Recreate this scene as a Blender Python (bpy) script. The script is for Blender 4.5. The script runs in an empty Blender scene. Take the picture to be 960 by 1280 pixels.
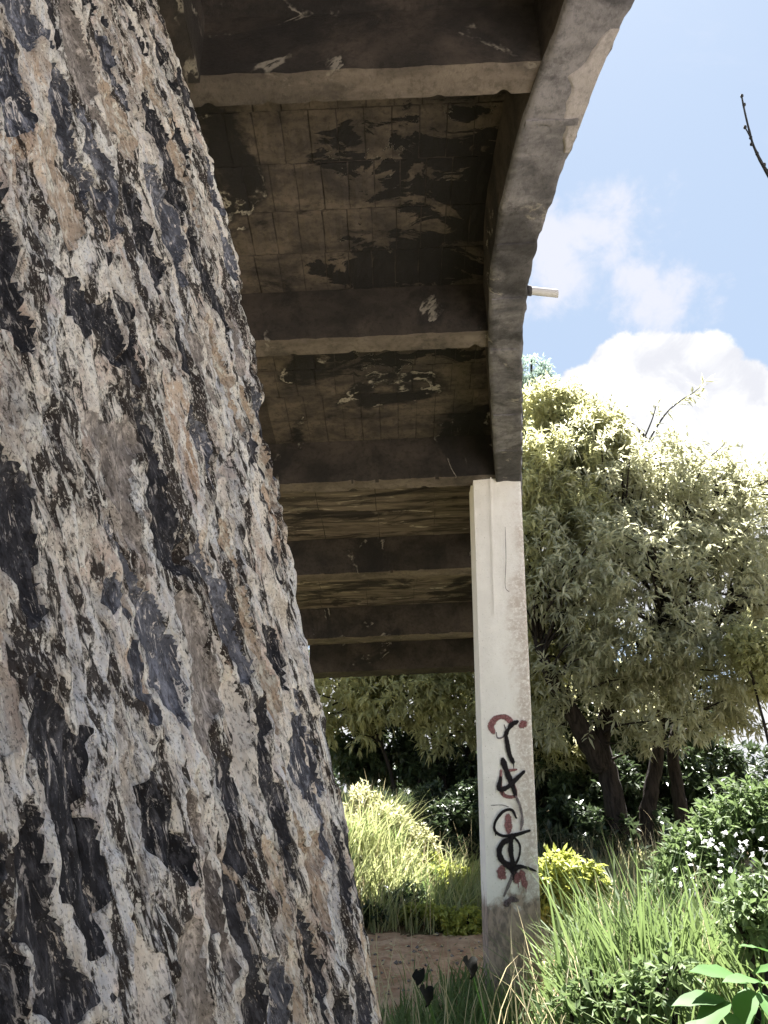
import bpy, math, random
import numpy as np
from mathutils import Vector
random.seed(7); rng = np.random.default_rng(11)
S = bpy.context.scene
COL = S.collection
# ---------------------------------------------------------------- camera
PITCH, ROLL, FPX = math.radians(21.3), math.radians(2.5), 924.4
EYE = np.array([0, 0, 1.5])
FW = np.array([0, math.cos(PITCH), math.sin(PITCH)])
R0 = np.array([1.0, 0, 0]); U0 = np.array([0, -math.sin(PITCH), math.cos(PITCH)])
RT = R0*math.cos(ROLL) - U0*math.sin(ROLL); UP = U0*math.cos(ROLL) + R0*math.sin(ROLL)
cd = bpy.data.cameras.new('camera'); cam = bpy.data.objects.new('camera', cd); COL.objects.link(cam)
from mathutils import Matrix
m3 = Matrix((RT, UP, -FW)).transposed()
cam.matrix_world = Matrix.Translation(EYE) @ m3.to_4x4()
cd.sensor_fit = 'VERTICAL'; cd.sensor_height = 36; cd.lens = FPX/1280*36
cd.clip_start = 0.02; cd.clip_end = 3000
S.camera = cam
def at(px, py, Y):
    d = FW + RT*(px-480)/FPX - UP*(py-640)/FPX
    return EYE + d*Y/d[1]
def dirn(px, py):
    d = FW + RT*(px-480)/FPX - UP*(py-640)/FPX
    return d/np.linalg.norm(d)
# ---------------------------------------------------------------- light
SUN_EL, SUN_AZ = math.radians(63), math.radians(27)      # azimuth from +Y towards +X
sd = bpy.data.lights.new('sun', 'SUN'); so = bpy.data.objects.new('sun', sd); COL.objects.link(so)
sd.energy = 4.1; sd.angle = math.radians(0.6); sd.color = (1, .96, .925)
sv = Vector((math.sin(SUN_AZ)*math.cos(SUN_EL), math.cos(SUN_AZ)*math.cos(SUN_EL), math.sin(SUN_EL)))
so.rotation_euler = sv.to_track_quat('Z', 'Y').to_euler()
S.view_settings.view_transform = 'Standard'; S.view_settings.look = 'None'
S.view_settings.exposure = 3.1; S.view_settings.gamma = 1
S.render.engine = 'CYCLES'
S.cycles.max_bounces = 8; S.cycles.diffuse_bounces = 5; S.cycles.transparent_max_bounces = 8
# ---------------------------------------------------------------- node helpers
class NT:
    def __init__(s, tree): s.t = tree; s.n = tree.nodes; s.l = tree.links
    def node(s, typ, ins=None, **kw):
        n = s.n.new(typ)
        for k, v in kw.items(): setattr(n, k, v)
        for k, v in (ins or {}).items():
            if isinstance(v, bpy.types.NodeSocket): s.l.new(v, n.inputs[k])
            else: n.inputs[k].default_value = v
        return n
    def noise(s, vec, scale, detail=4, rough=.55, dist=0, out='Fac', lac=2.0):
        return s.node('ShaderNodeTexNoise', {'Vector': vec, 'Scale': scale, 'Detail': detail, 'Roughness': rough, 'Distortion': dist, 'Lacunarity': lac}).outputs[out]
    def ss(s, v, a, b, lo=0., hi=1.):
        return s.node('ShaderNodeMapRange', {'Value': v, 'From Min': a, 'From Max': b, 'To Min': lo, 'To Max': hi}, interpolation_type='SMOOTHSTEP').outputs[0]
    def math(s, op, a, b=0., c=None):
        d = {0: a, 1: b}
        if c is not None: d[2] = c
        return s.node('ShaderNodeMath', d, operation=op).outputs[0]
    def mix(s, f, a, b, bt='MIX'):
        n = s.n.new('ShaderNodeMix'); n.data_type = 'RGBA'; n.blend_type = bt
        for i, v in ((0, f), (6, a), (7, b)):
            if isinstance(v, bpy.types.NodeSocket): s.l.new(v, n.inputs[i])
            elif isinstance(v, (int, float)): n.inputs[i].default_value = v
            else: n.inputs[i].default_value = (*v, 1)
        return n.outputs[2]
    def mapping(s, vec, scale=(1, 1, 1), rot=(0, 0, 0), loc=(0, 0, 0)):
        return s.node('ShaderNodeMapping', {'Vector': vec, 'Scale': scale, 'Rotation': rot, 'Location': loc}).outputs[0]
    def sep(s, v): return s.node('ShaderNodeSeparateXYZ', {0: v}).outputs
    def blob(s, pos, c, sc, nz=None, amp=0.):    # elliptical distance field around a world point
        v = s.node('ShaderNodeVectorMath', {0: pos, 1: tuple(float(q) for q in c)}, operation='SUBTRACT').outputs[0]
        v = s.node('ShaderNodeVectorMath', {0: v, 1: tuple(1/q for q in sc)}, operation='MULTIPLY').outputs[0]
        d = s.node('ShaderNodeVectorMath', {0: v}, operation='LENGTH').outputs['Value']
        if nz is not None: d = s.math('ADD', d, s.math('MULTIPLY', s.math('SUBTRACT', nz, .5), amp))
        return d
def material(name, build):
    m = bpy.data.materials.new(name); m.use_nodes = True
    nt = NT(m.node_tree); nt.n.clear()
    out = nt.n.new('ShaderNodeOutputMaterial')
    sh = build(nt)
    nt.l.new(sh, out.inputs[0]); return m
def principled(nt, col, rough=.8, bump=None, bd=.01, spec=.4, bstr=1.0):
    p = nt.n.new('ShaderNodeBsdfPrincipled')
    if isinstance(col, bpy.types.NodeSocket): nt.l.new(col, p.inputs['Base Color'])
    else: p.inputs['Base Color'].default_value = (*col, 1)
    if isinstance(rough, bpy.types.NodeSocket): nt.l.new(rough, p.inputs['Roughness'])
    else: p.inputs['Roughness'].default_value = rough
    p.inputs['Specular IOR Level'].default_value = spec
    if bump is not None:
        b = nt.node('ShaderNodeBump', {'Height': bump, 'Distance': bd, 'Strength': bstr})
        nt.l.new(b.outputs[0], p.inputs['Normal'])
    return p.outputs[0]
def wpos(nt): return nt.n.new('ShaderNodeNewGeometry').outputs['Position']
# ---------------------------------------------------------------- world: sky and clouds
W = bpy.data.worlds.new('World'); S.world = W; W.use_nodes = True
nt = NT(W.node_tree); nt.n.clear()
out = nt.n.new('ShaderNodeOutputWorld'); bg = nt.n.new('ShaderNodeBackground'); nt.l.new(bg.outputs[0], out.inputs[0])
sky = nt.n.new('ShaderNodeTexSky'); sky.sky_type = 'NISHITA'; sky.sun_disc = False
sky.sun_elevation = SUN_EL; sky.sun_rotation = SUN_AZ; sky.air_density = 1.0; sky.dust_density = .6; sky.ozone_density = 1.6
bg.inputs[1].default_value = .05
gen = nt.n.new('ShaderNodeTexCoord').outputs['Generated']
nz = nt.noise(gen, 6.5, 8, .6, .3)
nzs = nt.noise(gen, 16, 8, .62, .2)
elev = nt.sep(gen)[2]
# a cumulus bank standing round the horizon, taller in places
lown = nt.noise(nt.mapping(gen, (1, 1, .25)), 1.6, 2, .5)
top = nt.math('ADD', .10, nt.math('MULTIPLY', nt.ss(lown, .42, .68), .22))
bank = nt.math('ADD', nt.math('SUBTRACT', top, elev), nt.math('MULTIPLY', nt.math('SUBTRACT', nzs, .5), .16))
dens = nt.ss(bank, -.004, .012)
for (px, py, r) in ((800, 500, 84), (742, 520, 70), (858, 495, 80), (905, 520, 76), (700, 540, 62), (950, 560, 86), (700, 620, 110), (860, 640, 170), (1010, 600, 100)):
    d = nt.blob(gen, dirn(px, py), (r/FPX*.93,)*3)
    e = nt.math('ADD', d, nt.math('MULTIPLY', nt.math('SUBTRACT', nzs, .5), .55))
    dens = nt.math('MAXIMUM', dens, nt.ss(e, 1.02, .93))
wisp = nt.noise(nt.mapping(gen, (1.0, 1.0, 1.5)), 4.2, 9, .62, .5)
wd = nt.math('MULTIPLY', nt.ss(wisp, .58, .80), .3)
for (px, py, rx, rz) in ((745, 292, .07, .028), (700, 330, .05, .05), (830, 375, .045, .03), (800, 345, .03, .02)):
    d = nt.blob(gen, dirn(px, py), (rx*1.15, rx*1.15, rz*1.5), nzs, 3.2)
    wd = nt.math('MAXIMUM', wd, nt.math('MULTIPLY', nt.ss(d, 1.25, .2), .8))
shade = nt.ss(nt.noise(gen, 13, 9, .62, .5), .36, .60)
ccol = nt.mix(shade, (2.02, 2.05, 2.2), (2.6, 2.6, 2.62))
skyc = nt.mix(.93, sky.outputs[0], (1.24, 1.54, 1.98))
c1 = nt.mix(wd, skyc, (2.2, 2.2, 2.42))
c2 = nt.mix(dens, c1, ccol)
nt.l.new(c2, bg.inputs[0])
# ---------------------------------------------------------------- numpy noise
def _h(ix, iy, seed):
    h = (ix.astype(np.int64)*374761393 + iy.astype(np.int64)*668265263 + seed*1442695041) & 0xffffffff
    h = ((h ^ (h >> 13))*1274126177) & 0xffffffff
    h = ((h ^ (h >> 16))*2246822519) & 0xffffffff
    return (h ^ (h >> 13)) / 4294967296.0
def pn(x, y, seed=0):
    x = np.asarray(x, float); y = np.asarray(y, float)
    ix = np.floor(x); iy = np.floor(y); fx = x-ix; fy = y-iy
    u = fx*fx*fx*(fx*(fx*6-15)+10); v = fy*fy*fy*(fy*(fy*6-15)+10)
    def g(i, j):
        a = _h(ix+i, iy+j, seed)*2*math.pi
        return np.cos(a)*(fx-i) + np.sin(a)*(fy-j)
    return ((g(0, 0)*(1-u)+g(1, 0)*u)*(1-v) + (g(0, 1)*(1-u)+g(1, 1)*u)*v)*1.4
def fbm(x, y, seed=0, oct=4, gain=.5):
    s = 0; a = 1
    for o in range(oct):
        s = s + a*pn(x, y, seed+o*17); x = x*2.03; y = y*2.03; a *= gain
    return s
def worley(x, y, seed=0, jit=.85):
    ix = np.floor(x); iy = np.floor(y)
    f1 = np.full(x.shape, 9.); f2 = np.full(x.shape, 9.); cid = np.zeros(x.shape, np.int64)
    for i in (-1, 0, 1):
        for j in (-1, 0, 1):
            cx = ix+i; cy = iy+j
            px = cx+.5+(_h(cx, cy, seed)-.5)*jit; py = cy+.5+(_h(cx, cy, seed+5)-.5)*jit
            d = np.hypot(px-x, py-y)
            k = (cx*4096+cy).astype(np.int64)
            near = d < f1
            f2 = np.where(near, f1, np.minimum(f2, d)); cid = np.where(near, k, cid); f1 = np.where(near, d, f1)
    return f1, f2, cid
# ---------------------------------------------------------------- mesh helpers
def mesh_np(name, V, F, smooth=True):
    me = bpy.data.meshes.new(name); V = np.asarray(V, np.float32)
    F = np.asarray(F, np.int32); k = F.shape[1]
    me.vertices.add(len(V)); me.vertices.foreach_set('co', V.ravel())
    me.loops.add(F.size); me.loops.foreach_set('vertex_index', F.ravel())
    me.polygons.add(len(F)); me.polygons.foreach_set('loop_start', np.arange(len(F), dtype=np.int32)*k)
    me.polygons.foreach_set('loop_total', np.full(len(F), k, np.int32))
    me.polygons.foreach_set('use_smooth', np.full(len(F), smooth, bool))
    me.update(calc_edges=True); me.validate(); return me
def obj(name, me, mat, parent=None, **props):
    o = bpy.data.objects.new(name, me); COL.objects.link(o)
    if mat and not me.materials: me.materials.append(mat)
    if parent: o.parent = parent
    for k, v in props.items(): o[k] = v
    return o
def thing(name, label, cat, loc=(0, 0, 0), group=None):
    o = bpy.data.objects.new(name, None); COL.objects.link(o); o.empty_display_size = .2
    o['label'] = label; o['category'] = cat
    if group: o['group'] = group
    # geometry is written in world coordinates; parts keep them through the parent inverse
    o.location = loc
    return o
def part(name, me, mat, parent, **props):
    o = obj(name, me, mat, parent, **props)
    if parent.type == 'EMPTY':
        o.matrix_parent_inverse = Matrix.Translation(parent.location).inverted()
    return o
def submesh(V, F, sel):
    f = F[sel]; ids, inv = np.unique(f, return_inverse=True)
    return V[ids], inv.reshape(f.shape)
def grid_faces(nu, nv):
    a = (np.arange(nu-1)[:, None]*nv + np.arange(nv-1)[None, :]).ravel()
    return np.stack([a, a+nv, a+nv+1, a+1], 1)
class MB:
    def __init__(s): s.v = []; s.f = []; s.n = 0
    def add(s, V, F):
        V = np.asarray(V, float); s.v.append(V); F = np.asarray(F)
        if F.shape[1] == 3: F = np.hstack([F, F[:, 2:3]])
        s.f.append(F + s.n); s.n += len(V)
    def tube(s, pts, rad, sides=8, rough=0., seed=0):
        pts = np.asarray(pts, float); n = len(pts)
        T = np.gradient(pts, axis=0); T /= np.linalg.norm(T, axis=1)[:, None]
        ref = np.array([0.3, .9, .1]); A = np.cross(T, ref); A /= np.linalg.norm(A, axis=1)[:, None]; B = np.cross(T, A)
        th = np.arange(sides)/sides*2*math.pi
        rad = np.broadcast_to(np.asarray(rad, float), (n,))
        rr = rad[:, None]*(1+rough*pn(np.cos(th)[None]*2+seed, np.sin(th)[None]*2+np.arange(n)[:, None]*.9, seed))
        V = pts[:, None] + rr[..., None]*(np.cos(th)[None, :, None]*A[:, None] + np.sin(th)[None, :, None]*B[:, None])
        F = []
        for i in range(n-1):
            for j in range(sides):
                k = (j+1) % sides; F.append([i*sides+j, i*sides+k, (i+1)*sides+k, (i+1)*sides+j])
        s.add(V.reshape(-1, 3), F)
    def mesh(s, name, smooth=True):
        V = np.vstack(s.v); F = np.vstack(s.f)
        me = bpy.data.meshes.new(name)
        tri = F[:, 2] == F[:, 3]
        lens = np.where(tri, 3, 4); idx = np.concatenate([f[:l] for f, l in zip(F, lens)]) if tri.any() else F.ravel()
        me.vertices.add(len(V)); me.vertices.foreach_set('co', V.astype(np.float32).ravel())
        me.loops.add(len(idx)); me.loops.foreach_set('vertex_index', idx.astype(np.int32))
        me.polygons.add(len(F)); me.polygons.foreach_set('loop_start', (np.cumsum(lens)-lens).astype(np.int32))
        me.polygons.foreach_set('loop_total', lens.astype(np.int32)); me.polygons.foreach_set('use_smooth', np.full(len(F), smooth, bool))
        me.update(calc_edges=True); return me
def bez(p, n=12):
    """smooth curve through points"""
    p = np.asarray(p, float)
    if len(p) < 3: t = np.linspace(0, 1, n)[:, None]; return p[0]*(1-t)+p[-1]*t
    q = np.vstack([2*p[0]-p[1], p, 2*p[-1]-p[-2]]); out = []
    for i in range(1, len(q)-2):
        for t in np.linspace(0, 1, n, endpoint=False):
            out.append(.5*((2*q[i])+(-q[i-1]+q[i+1])*t+(2*q[i-1]-5*q[i]+4*q[i+1]-q[i+2])*t*t+(-q[i-1]+3*q[i]-3*q[i+1]+q[i+2])*t**3))
    out.append(p[-1]); return np.array(out)
# ---------------------------------------------------------------- materials
def wallp(nt, q=.25, loc=(0, 0, 0)):
    """position with the wall's batter taken out and stretched along the fall line"""
    x, y, z = nt.sep(wpos(nt))[:3]
    a = nt.math('ADD', x, nt.math('MULTIPLY', z, .40))
    v = nt.node('ShaderNodeCombineXYZ', {0: a, 1: y, 2: nt.math('MULTIPLY', z, q)}).outputs[0]
    return nt.mapping(v, loc=loc)
def m_crust(nt):
    p = wpos(nt)
    big = nt.noise(wallp(nt, .3), 7, 5, .62, .5)
    col = nt.mix(nt.ss(big, .36, .60), (.44, .385, .35), (.90, .85, .80))
    warm = nt.noise(wallp(nt, .4, (3, 1, 2)), 4.0, 4, .55, .3)
    col = nt.mix(nt.math('MULTIPLY', nt.ss(warm, .58, .68), .45), col, (.56, .33, .17))
    pale = nt.noise(wallp(nt, .16, (7, 3, 1)), 11, 5, .62, .6)
    col = nt.mix(nt.math('MULTIPLY', nt.ss(pale, .54, .60), .9), col, (.87, .86, .86))
    lo = nt.math('MULTIPLY', nt.math('SUBTRACT', nt.noise(wallp(nt, .2, (8, 2, 6)), 6.5, 5, .62, .6), .5), .75)
    s2 = nt.noise(wallp(nt, .14, (1, 9, 4)), 21, 7, .66, .6)
    k2 = nt.ss(nt.math('ADD', s2, nt.math('MULTIPLY', lo, .9)), .525, .555)
    s1 = nt.noise(wallp(nt, .36), 100, 5, .72, .5)
    cool = nt.noise(wallp(nt, .15, (9, 9, 3)), 8, 5, .62, .6)
    col = nt.mix(nt.math('MULTIPLY', nt.ss(cool, .50, .60), .65), col, (.68, .71, .80))  # bluish white streaks paint cool sky highlights into the crust
    rosy = nt.noise(wallp(nt, .35, (2, 7, 8)), 9, 4, .6, .5)
    col = nt.mix(nt.math('MULTIPLY', nt.ss(rosy, .53, .65), .4), col, (.62, .44, .38))
    k1 = nt.ss(nt.math('ADD', s1, lo), .555, .60)
    s4 = nt.noise(wallp(nt, .3, (5, 5, 5)), 60, 5, .7, .5)
    col = nt.mix(nt.math('MULTIPLY', nt.ss(s4, .54, .62), .4), col, (.26, .19, .15))
    col = nt.mix(nt.math('MULTIPLY', k2, .94), col, (.030, .024, .024))
    col = nt.mix(nt.math('MULTIPLY', k1, .75), col, (.045, .034, .030))
    s5 = nt.noise(wallp(nt, .12, (2, 6, 5)), 46, 5, .66, .8)
    col = nt.mix(nt.math('MULTIPLY', nt.ss(s5, .56, .59), .92), col, (.88, .86, .84))
    g1 = nt.noise(wallp(nt, .55, (4, 4, 1)), 210, 4, .7, .3)
    col = nt.mix(nt.math('MULTIPLY', nt.ss(g1, .555, .60), .6), col, (.03, .024, .022))
    g2 = nt.noise(wallp(nt, .5, (1, 4, 7)), 170, 4, .7, .3)
    col = nt.mix(nt.math('MULTIPLY', nt.ss(g2, .57, .61), .7), col, (.86, .82, .77))
    h = nt.math('ADD', nt.noise(wallp(nt, .5), 130, 7, .75, .4), nt.math('ADD', nt.math('MULTIPLY', k1, -.5), nt.math('MULTIPLY', k2, -.7)))
    return principled(nt, col, .9, h, .016, .15)
def m_stone(c0, c1, veins=.5):
    def f(nt):
        p = wpos(nt)
        rnd = nt.n.new('ShaderNodeObjectInfo').outputs['Random']
        n = nt.noise(wallp(nt, .3), 45, 6, .7, .4)
        k = nt.mix(rnd, c0, c1)
        col = nt.mix(nt.ss(n, .46, .68), k, tuple(min(.6, q*2.2+.01) for q in c1))
        w = nt.noise(wallp(nt, .16, (2, 2, 2)), 60, 6, .7, .8)
        col = nt.mix(nt.math('MULTIPLY', nt.ss(w, .57, .62), veins), col, (.62, .58, .56))
        g2 = nt.noise(wallp(nt, .35, (1, 4, 7)), 150, 4, .7, .3)
        col = nt.mix(nt.math('MULTIPLY', nt.ss(g2, .60, .64), .4), col, (.42, .40, .40))
        g3 = nt.noise(wallp(nt, .2, (6, 4, 2)), 40, 6, .7, .6)
        col = nt.mix(nt.math('MULTIPLY', nt.ss(g3, .63, .66), .7), col, (.60, .54, .49))
        d = nt.noise(wallp(nt, .5), 150, 5, .7)
        col = nt.mix(nt.math('MULTIPLY', nt.ss(d, .5, .62), .6), col, (.012, .010, .010))
        return principled(nt, col, .85, nt.noise(wallp(nt, .5), 110, 8, .74, .3), .006, .1)
    return f
M = {}
M['crust'] = material('lime_crusted_mortar', m_crust)
M['basalt'] = material('basalt_stone', m_stone((.012, .0125, .016), (.034, .034, .041), .5))
M['basalt_blue'] = material('streaked_basalt_stone', m_stone((.030, .032, .042), (.095, .10, .125), 1.))
M['greystone'] = material('grey_field_stone', m_stone((.11, .095, .09), (.20, .18, .17), .35))
M['tanstone'] = material('tan_field_stone', m_stone((.26, .20, .16), (.38, .31, .25), .5))
M['palestone'] = material('pale_lime_stone', m_stone((.50, .46, .43), (.62, .58, .55), .5))
def m_concrete(base, light, stain_amt=1., boards=0., patch=()):
    def f(nt):
        p = wpos(nt)
        n = nt.noise(nt.mapping(p, (1, 2.2, 1)), 2.6, 6, .6, .4)
        col = nt.mix(nt.ss(n, .3, .7), base, light)
        f2 = nt.noise(p, 26, 6, .7)
        col = nt.mix(nt.math('MULTIPLY', nt.ss(f2, .46, .66), .45), col, tuple(q*.5 for q in base))
        sn = nt.noise(nt.mapping(p, (.9, 1.25, 1), loc=(4.3, 1.7, 2)), 1.2, 7, .56, .9)
        e = sn
        for (c, sc) in patch:
            b = nt.blob(p, c, sc, nt.noise(nt.mapping(p, (.8, 1.7, 1)), 3.6, 7, .66, 1.0), 4.2)
            e = nt.math('MAXIMUM', e, nt.ss(b, 1.5, .6, .3, .8))
        stain = nt.ss(nt.math('ADD', e, nt.math('MULTIPLY', nt.math('SUBTRACT', nt.noise(nt.mapping(p, (.7, 1.6, 1)), 9, 7, .7, .6), .5), .22)), .50, .60)
        fray = nt.noise(p, 14, 6, .7, .8)
        e2 = nt.math('ADD', e, nt.math('MULTIPLY', nt.math('SUBTRACT', fray, .5), .05))
        rim = nt.math('MULTIPLY', nt.ss(e2, .562, .572), nt.ss(e2, .592, .578))
        rim = nt.math('MULTIPLY', rim, nt.ss(nt.noise(p, 4.2, 4, .6), .53, .62))
        col = nt.mix(nt.math('MULTIPLY', stain, .96*stain_amt), col, (.010, .009, .010))
        col = nt.mix(nt.math('MULTIPLY', rim, .6*stain_amt), col, (.42, .38, .33))
        bmp = nt.math('ADD', nt.noise(p, 34, 8, .7), nt.math('MULTIPLY', stain, -.25))
        return principled(nt, col, .88, bmp, .008, .3)
    return f
def m_far(nt):
    p = wpos(nt); n = nt.noise(nt.mapping(p, (.35, 2.4, 1)), 4.5, 7, .66, .5)
    col = nt.mix(nt.ss(n, .36, .64), (.035, .029, .026), (.15, .122, .10))
    st = nt.noise(nt.mapping(p, (.28, 2.2, 1), loc=(3, 1, 0)), 5.0, 8, .68, 1.2)
    col = nt.mix(nt.math('MULTIPLY', nt.ss(st, .57, .66), .8), col, (.36, .32, .27))
    dk = nt.noise(nt.mapping(p, (.5, 1.6, 1), loc=(1, 6, 0)), 2.2, 7, .64, .9)
    col = nt.mix(nt.math('MULTIPLY', nt.ss(dk, .53, .60), .85), col, (.014, .012, .013))
    return principled(nt, col, .9, nt.noise(nt.mapping(p, (.3, 2, 1)), 30, 7, .7), .008, .2)
M['far'] = material('streaked_board_marked_concrete', m_far)
M['slab'] = material('stained_soffit_concrete', m_concrete((.030, .025, .024), (.105, .083, .068), 1, patch=(
    (at(545, 165, 3.6), (.42, .34, .5)), (at(430, 150, 3.4), (.22, .2, .4)), (at(500, 340, 4.3), (.55, .22, .4)), (at(600, 200, 3.7), (.25, .5, .5)),
    (at(470, 490, 5.2), (.75, .14, .4)), (at(400, 455, 4.9), (.4, .12, .4)))))
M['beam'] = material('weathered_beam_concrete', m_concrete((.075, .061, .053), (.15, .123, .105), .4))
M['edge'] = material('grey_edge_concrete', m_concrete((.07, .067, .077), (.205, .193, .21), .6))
M['panel_dark'] = material('shade_toned_web_concrete', m_concrete((.018, .015, .014), (.058, .046, .040), .7))  # dark tone puts shade into the web faces; beam bottoms stay paler
def m_pillar(nt):
    p = wpos(nt); x, y, z = nt.sep(p)[:3]
    n = nt.noise(p, 5, 6, .62, .3); f2 = nt.noise(p, 42, 6, .75, .2)
    col = nt.mix(nt.ss(n, .3, .7), (.75, .72, .71), (.83, .80, .79))
    # rusty rain staining down the outer arris
    cx = nt.math('ADD', .80, nt.math('MULTIPLY', z, .068))      # pillar axis x at this height
    side = nt.math('SUBTRACT', x, cx)
    h = nt.ss(z, 4.2, 2.6)
    s = nt.math('ADD', nt.math('ADD', side, nt.math('MULTIPLY', nt.math('SUBTRACT', n, .5), .5)), nt.math('MULTIPLY', h, .09))
    wet = nt.math('MULTIPLY', nt.ss(s, .04, .26), nt.ss(f2, .30, .58))
    col = nt.mix(nt.math('MULTIPLY', wet, .6), col, (.28, .185, .14))
    # paint worn away to bare grey-brown concrete near the ground
    lowv = nt.math('ADD', z, nt.math('MULTIPLY', nt.math('SUBTRACT', nt.noise(p, 7, 6, .65, .4), .5), .7))
    bare = nt.ss(lowv, .86, .70)
    bn = nt.noise(nt.mapping(p, (1, 1, .45)), 17, 6, .7, .5)
    bc = nt.mix(nt.ss(bn, .4, .62), (.36, .265, .22), (.13, .092, .078))
    col = nt.mix(nt.math('MULTIPLY', bare, .92), col, bc)
    sp = nt.noise(p, 70, 4, .7)
    col = nt.mix(nt.math('MULTIPLY', nt.ss(sp, .62, .68), .5), col, (.22, .18, .16))
    return principled(nt, col, .75, f2, .004, .3)
M['pillar'] = material('worn_white_paint', m_pillar)
def m_spray(c, cov=.5, dens=1.):
    def f(nt):
        p = wpos(nt); n = nt.noise(p, 75, 5, .72)
        a = nt.node('ShaderNodeAttribute', attribute_name='cover').outputs['Fac']
        al = nt.ss(nt.math('ADD', a, nt.math('MULTIPLY', nt.math('SUBTRACT', n, .5), .9)), .22, .62, 0, dens)
        sh = principled(nt, nt.mix(nt.ss(n, .42, .7), c, tuple(q*1.9+cov*.06 for q in c)), .7, n, .002, .15)
        tr = nt.n.new('ShaderNodeBsdfTransparent'); mx = nt.node('ShaderNodeMixShader', {0: al, 1: tr.outputs[0], 2: sh}); return mx.outputs[0]
    return f
M['spray_black'] = material('black_spray_paint', m_spray((.008, .006, .008), .1))
M['spray_red'] = material('faded_red_spray_paint', m_spray((.15, .045, .05), 1.2, .8))
M['spray_thin'] = material('thin_grey_spray_paint', m_spray((.07, .05, .06), .8, .8))
def m_soil(nt):
    p = wpos(nt); n = nt.noise(p, 1.3, 7, .62, .3)
    col = nt.mix(nt.ss(n, .35, .65), (.06, .07, .025), (.14, .10, .06))
    return principled(nt, col, .95, nt.noise(p, 18, 8, .7), .03, .1)
def m_path(nt):
    p = wpos(nt); n = nt.noise(p, 3.5, 7, .65, .3)
    col = nt.mix(nt.ss(n, .35, .65), (.34, .20, .125), (.52, .36, .24))
    d = nt.noise(p, 30, 6, .7)
    col = nt.mix(nt.math('MULTIPLY', nt.ss(d, .55, .66), .6), col, (.20, .12, .075))
    return principled(nt, col, .95, nt.noise(p, 28, 8, .7), .02, .1)
M['soil'] = material('grassy_soil', m_soil); M['path'] = material('trodden_red_earth', m_path)
def m_bark(c0, c1):
    def f(nt):
        p = wpos(nt); n = nt.noise(nt.mapping(p, (1, 1, .22)), 16, 6, .7, .4)
        return principled(nt, nt.mix(nt.ss(n, .35, .65), c0, c1), .9, n, .02, .2)
    return f
M['bark'] = material('dark_bark', m_bark((.012, .009, .008), (.042, .033, .028)))
M['twig'] = material('grey_twig_bark', m_bark((.02, .022, .024), (.05, .05, .05)))
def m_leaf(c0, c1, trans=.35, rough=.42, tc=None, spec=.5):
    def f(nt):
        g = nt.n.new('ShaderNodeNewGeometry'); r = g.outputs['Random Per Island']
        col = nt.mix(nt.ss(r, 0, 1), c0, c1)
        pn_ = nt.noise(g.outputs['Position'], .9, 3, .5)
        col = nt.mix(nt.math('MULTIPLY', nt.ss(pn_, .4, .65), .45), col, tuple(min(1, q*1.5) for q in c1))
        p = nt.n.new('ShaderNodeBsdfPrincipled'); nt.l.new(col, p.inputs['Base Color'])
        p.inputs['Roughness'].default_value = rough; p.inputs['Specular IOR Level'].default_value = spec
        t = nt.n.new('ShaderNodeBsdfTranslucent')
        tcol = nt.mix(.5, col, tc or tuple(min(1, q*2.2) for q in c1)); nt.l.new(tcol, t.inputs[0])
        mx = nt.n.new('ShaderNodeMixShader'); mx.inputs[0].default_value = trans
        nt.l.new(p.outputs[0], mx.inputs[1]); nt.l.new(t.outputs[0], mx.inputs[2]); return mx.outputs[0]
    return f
M['leaf_big'] = material('glossy_grey_green_leaf', m_leaf((.14, .15, .10), (.45, .45, .345), .48, .38, spec=.4, tc=(.76, .75, .44)))
M['leaf_yellow'] = material('yellow_green_leaf', m_leaf((.15, .16, .08), (.42, .42, .24), .50, .42, tc=(.76, .74, .38)))
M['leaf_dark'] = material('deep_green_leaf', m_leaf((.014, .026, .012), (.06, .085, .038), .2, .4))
M['leaf_pale'] = material('pale_far_leaf', m_leaf((.16, .22, .18), (.26, .33, .27), .3, .5))
M['leaf_lime'] = material('lime_green_leaf', m_leaf((.14, .175, .04), (.31, .33, .08), .42, .5))
M['leaf_plant'] = material('fresh_green_leaf', m_leaf((.03, .08, .016), (.055, .125, .028), .32, .6, spec=.25))
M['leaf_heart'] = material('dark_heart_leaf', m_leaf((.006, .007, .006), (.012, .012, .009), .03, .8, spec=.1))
M['leaf_weed'] = material('light_weed_leaf', m_leaf((.05, .09, .03), (.12, .165, .065), .3, .6, spec=.25))
M['petal'] = material('white_petal', m_leaf((.7, .7, .72), (.8, .8, .8), .3, .6))
M['grass'] = material('green_grass_blade', m_leaf((.04, .078, .022), (.125, .17, .06), .33, .62, spec=.25))
M['grass_dry'] = material('sunlit_pale_grass_blade', m_leaf((.11, .15, .05), (.38, .40, .20), .42, .5, tc=(.55, .58, .25)))
M['grass_straw'] = material('straw_grass_blade', m_leaf((.24, .20, .11), (.42, .36, .22), .3, .6))
M['pipe'] = material('weathered_pipe', lambda nt: principled(nt, (.42, .41, .42), .6, nt.noise(wpos(nt), 30, 4), .003))

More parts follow.
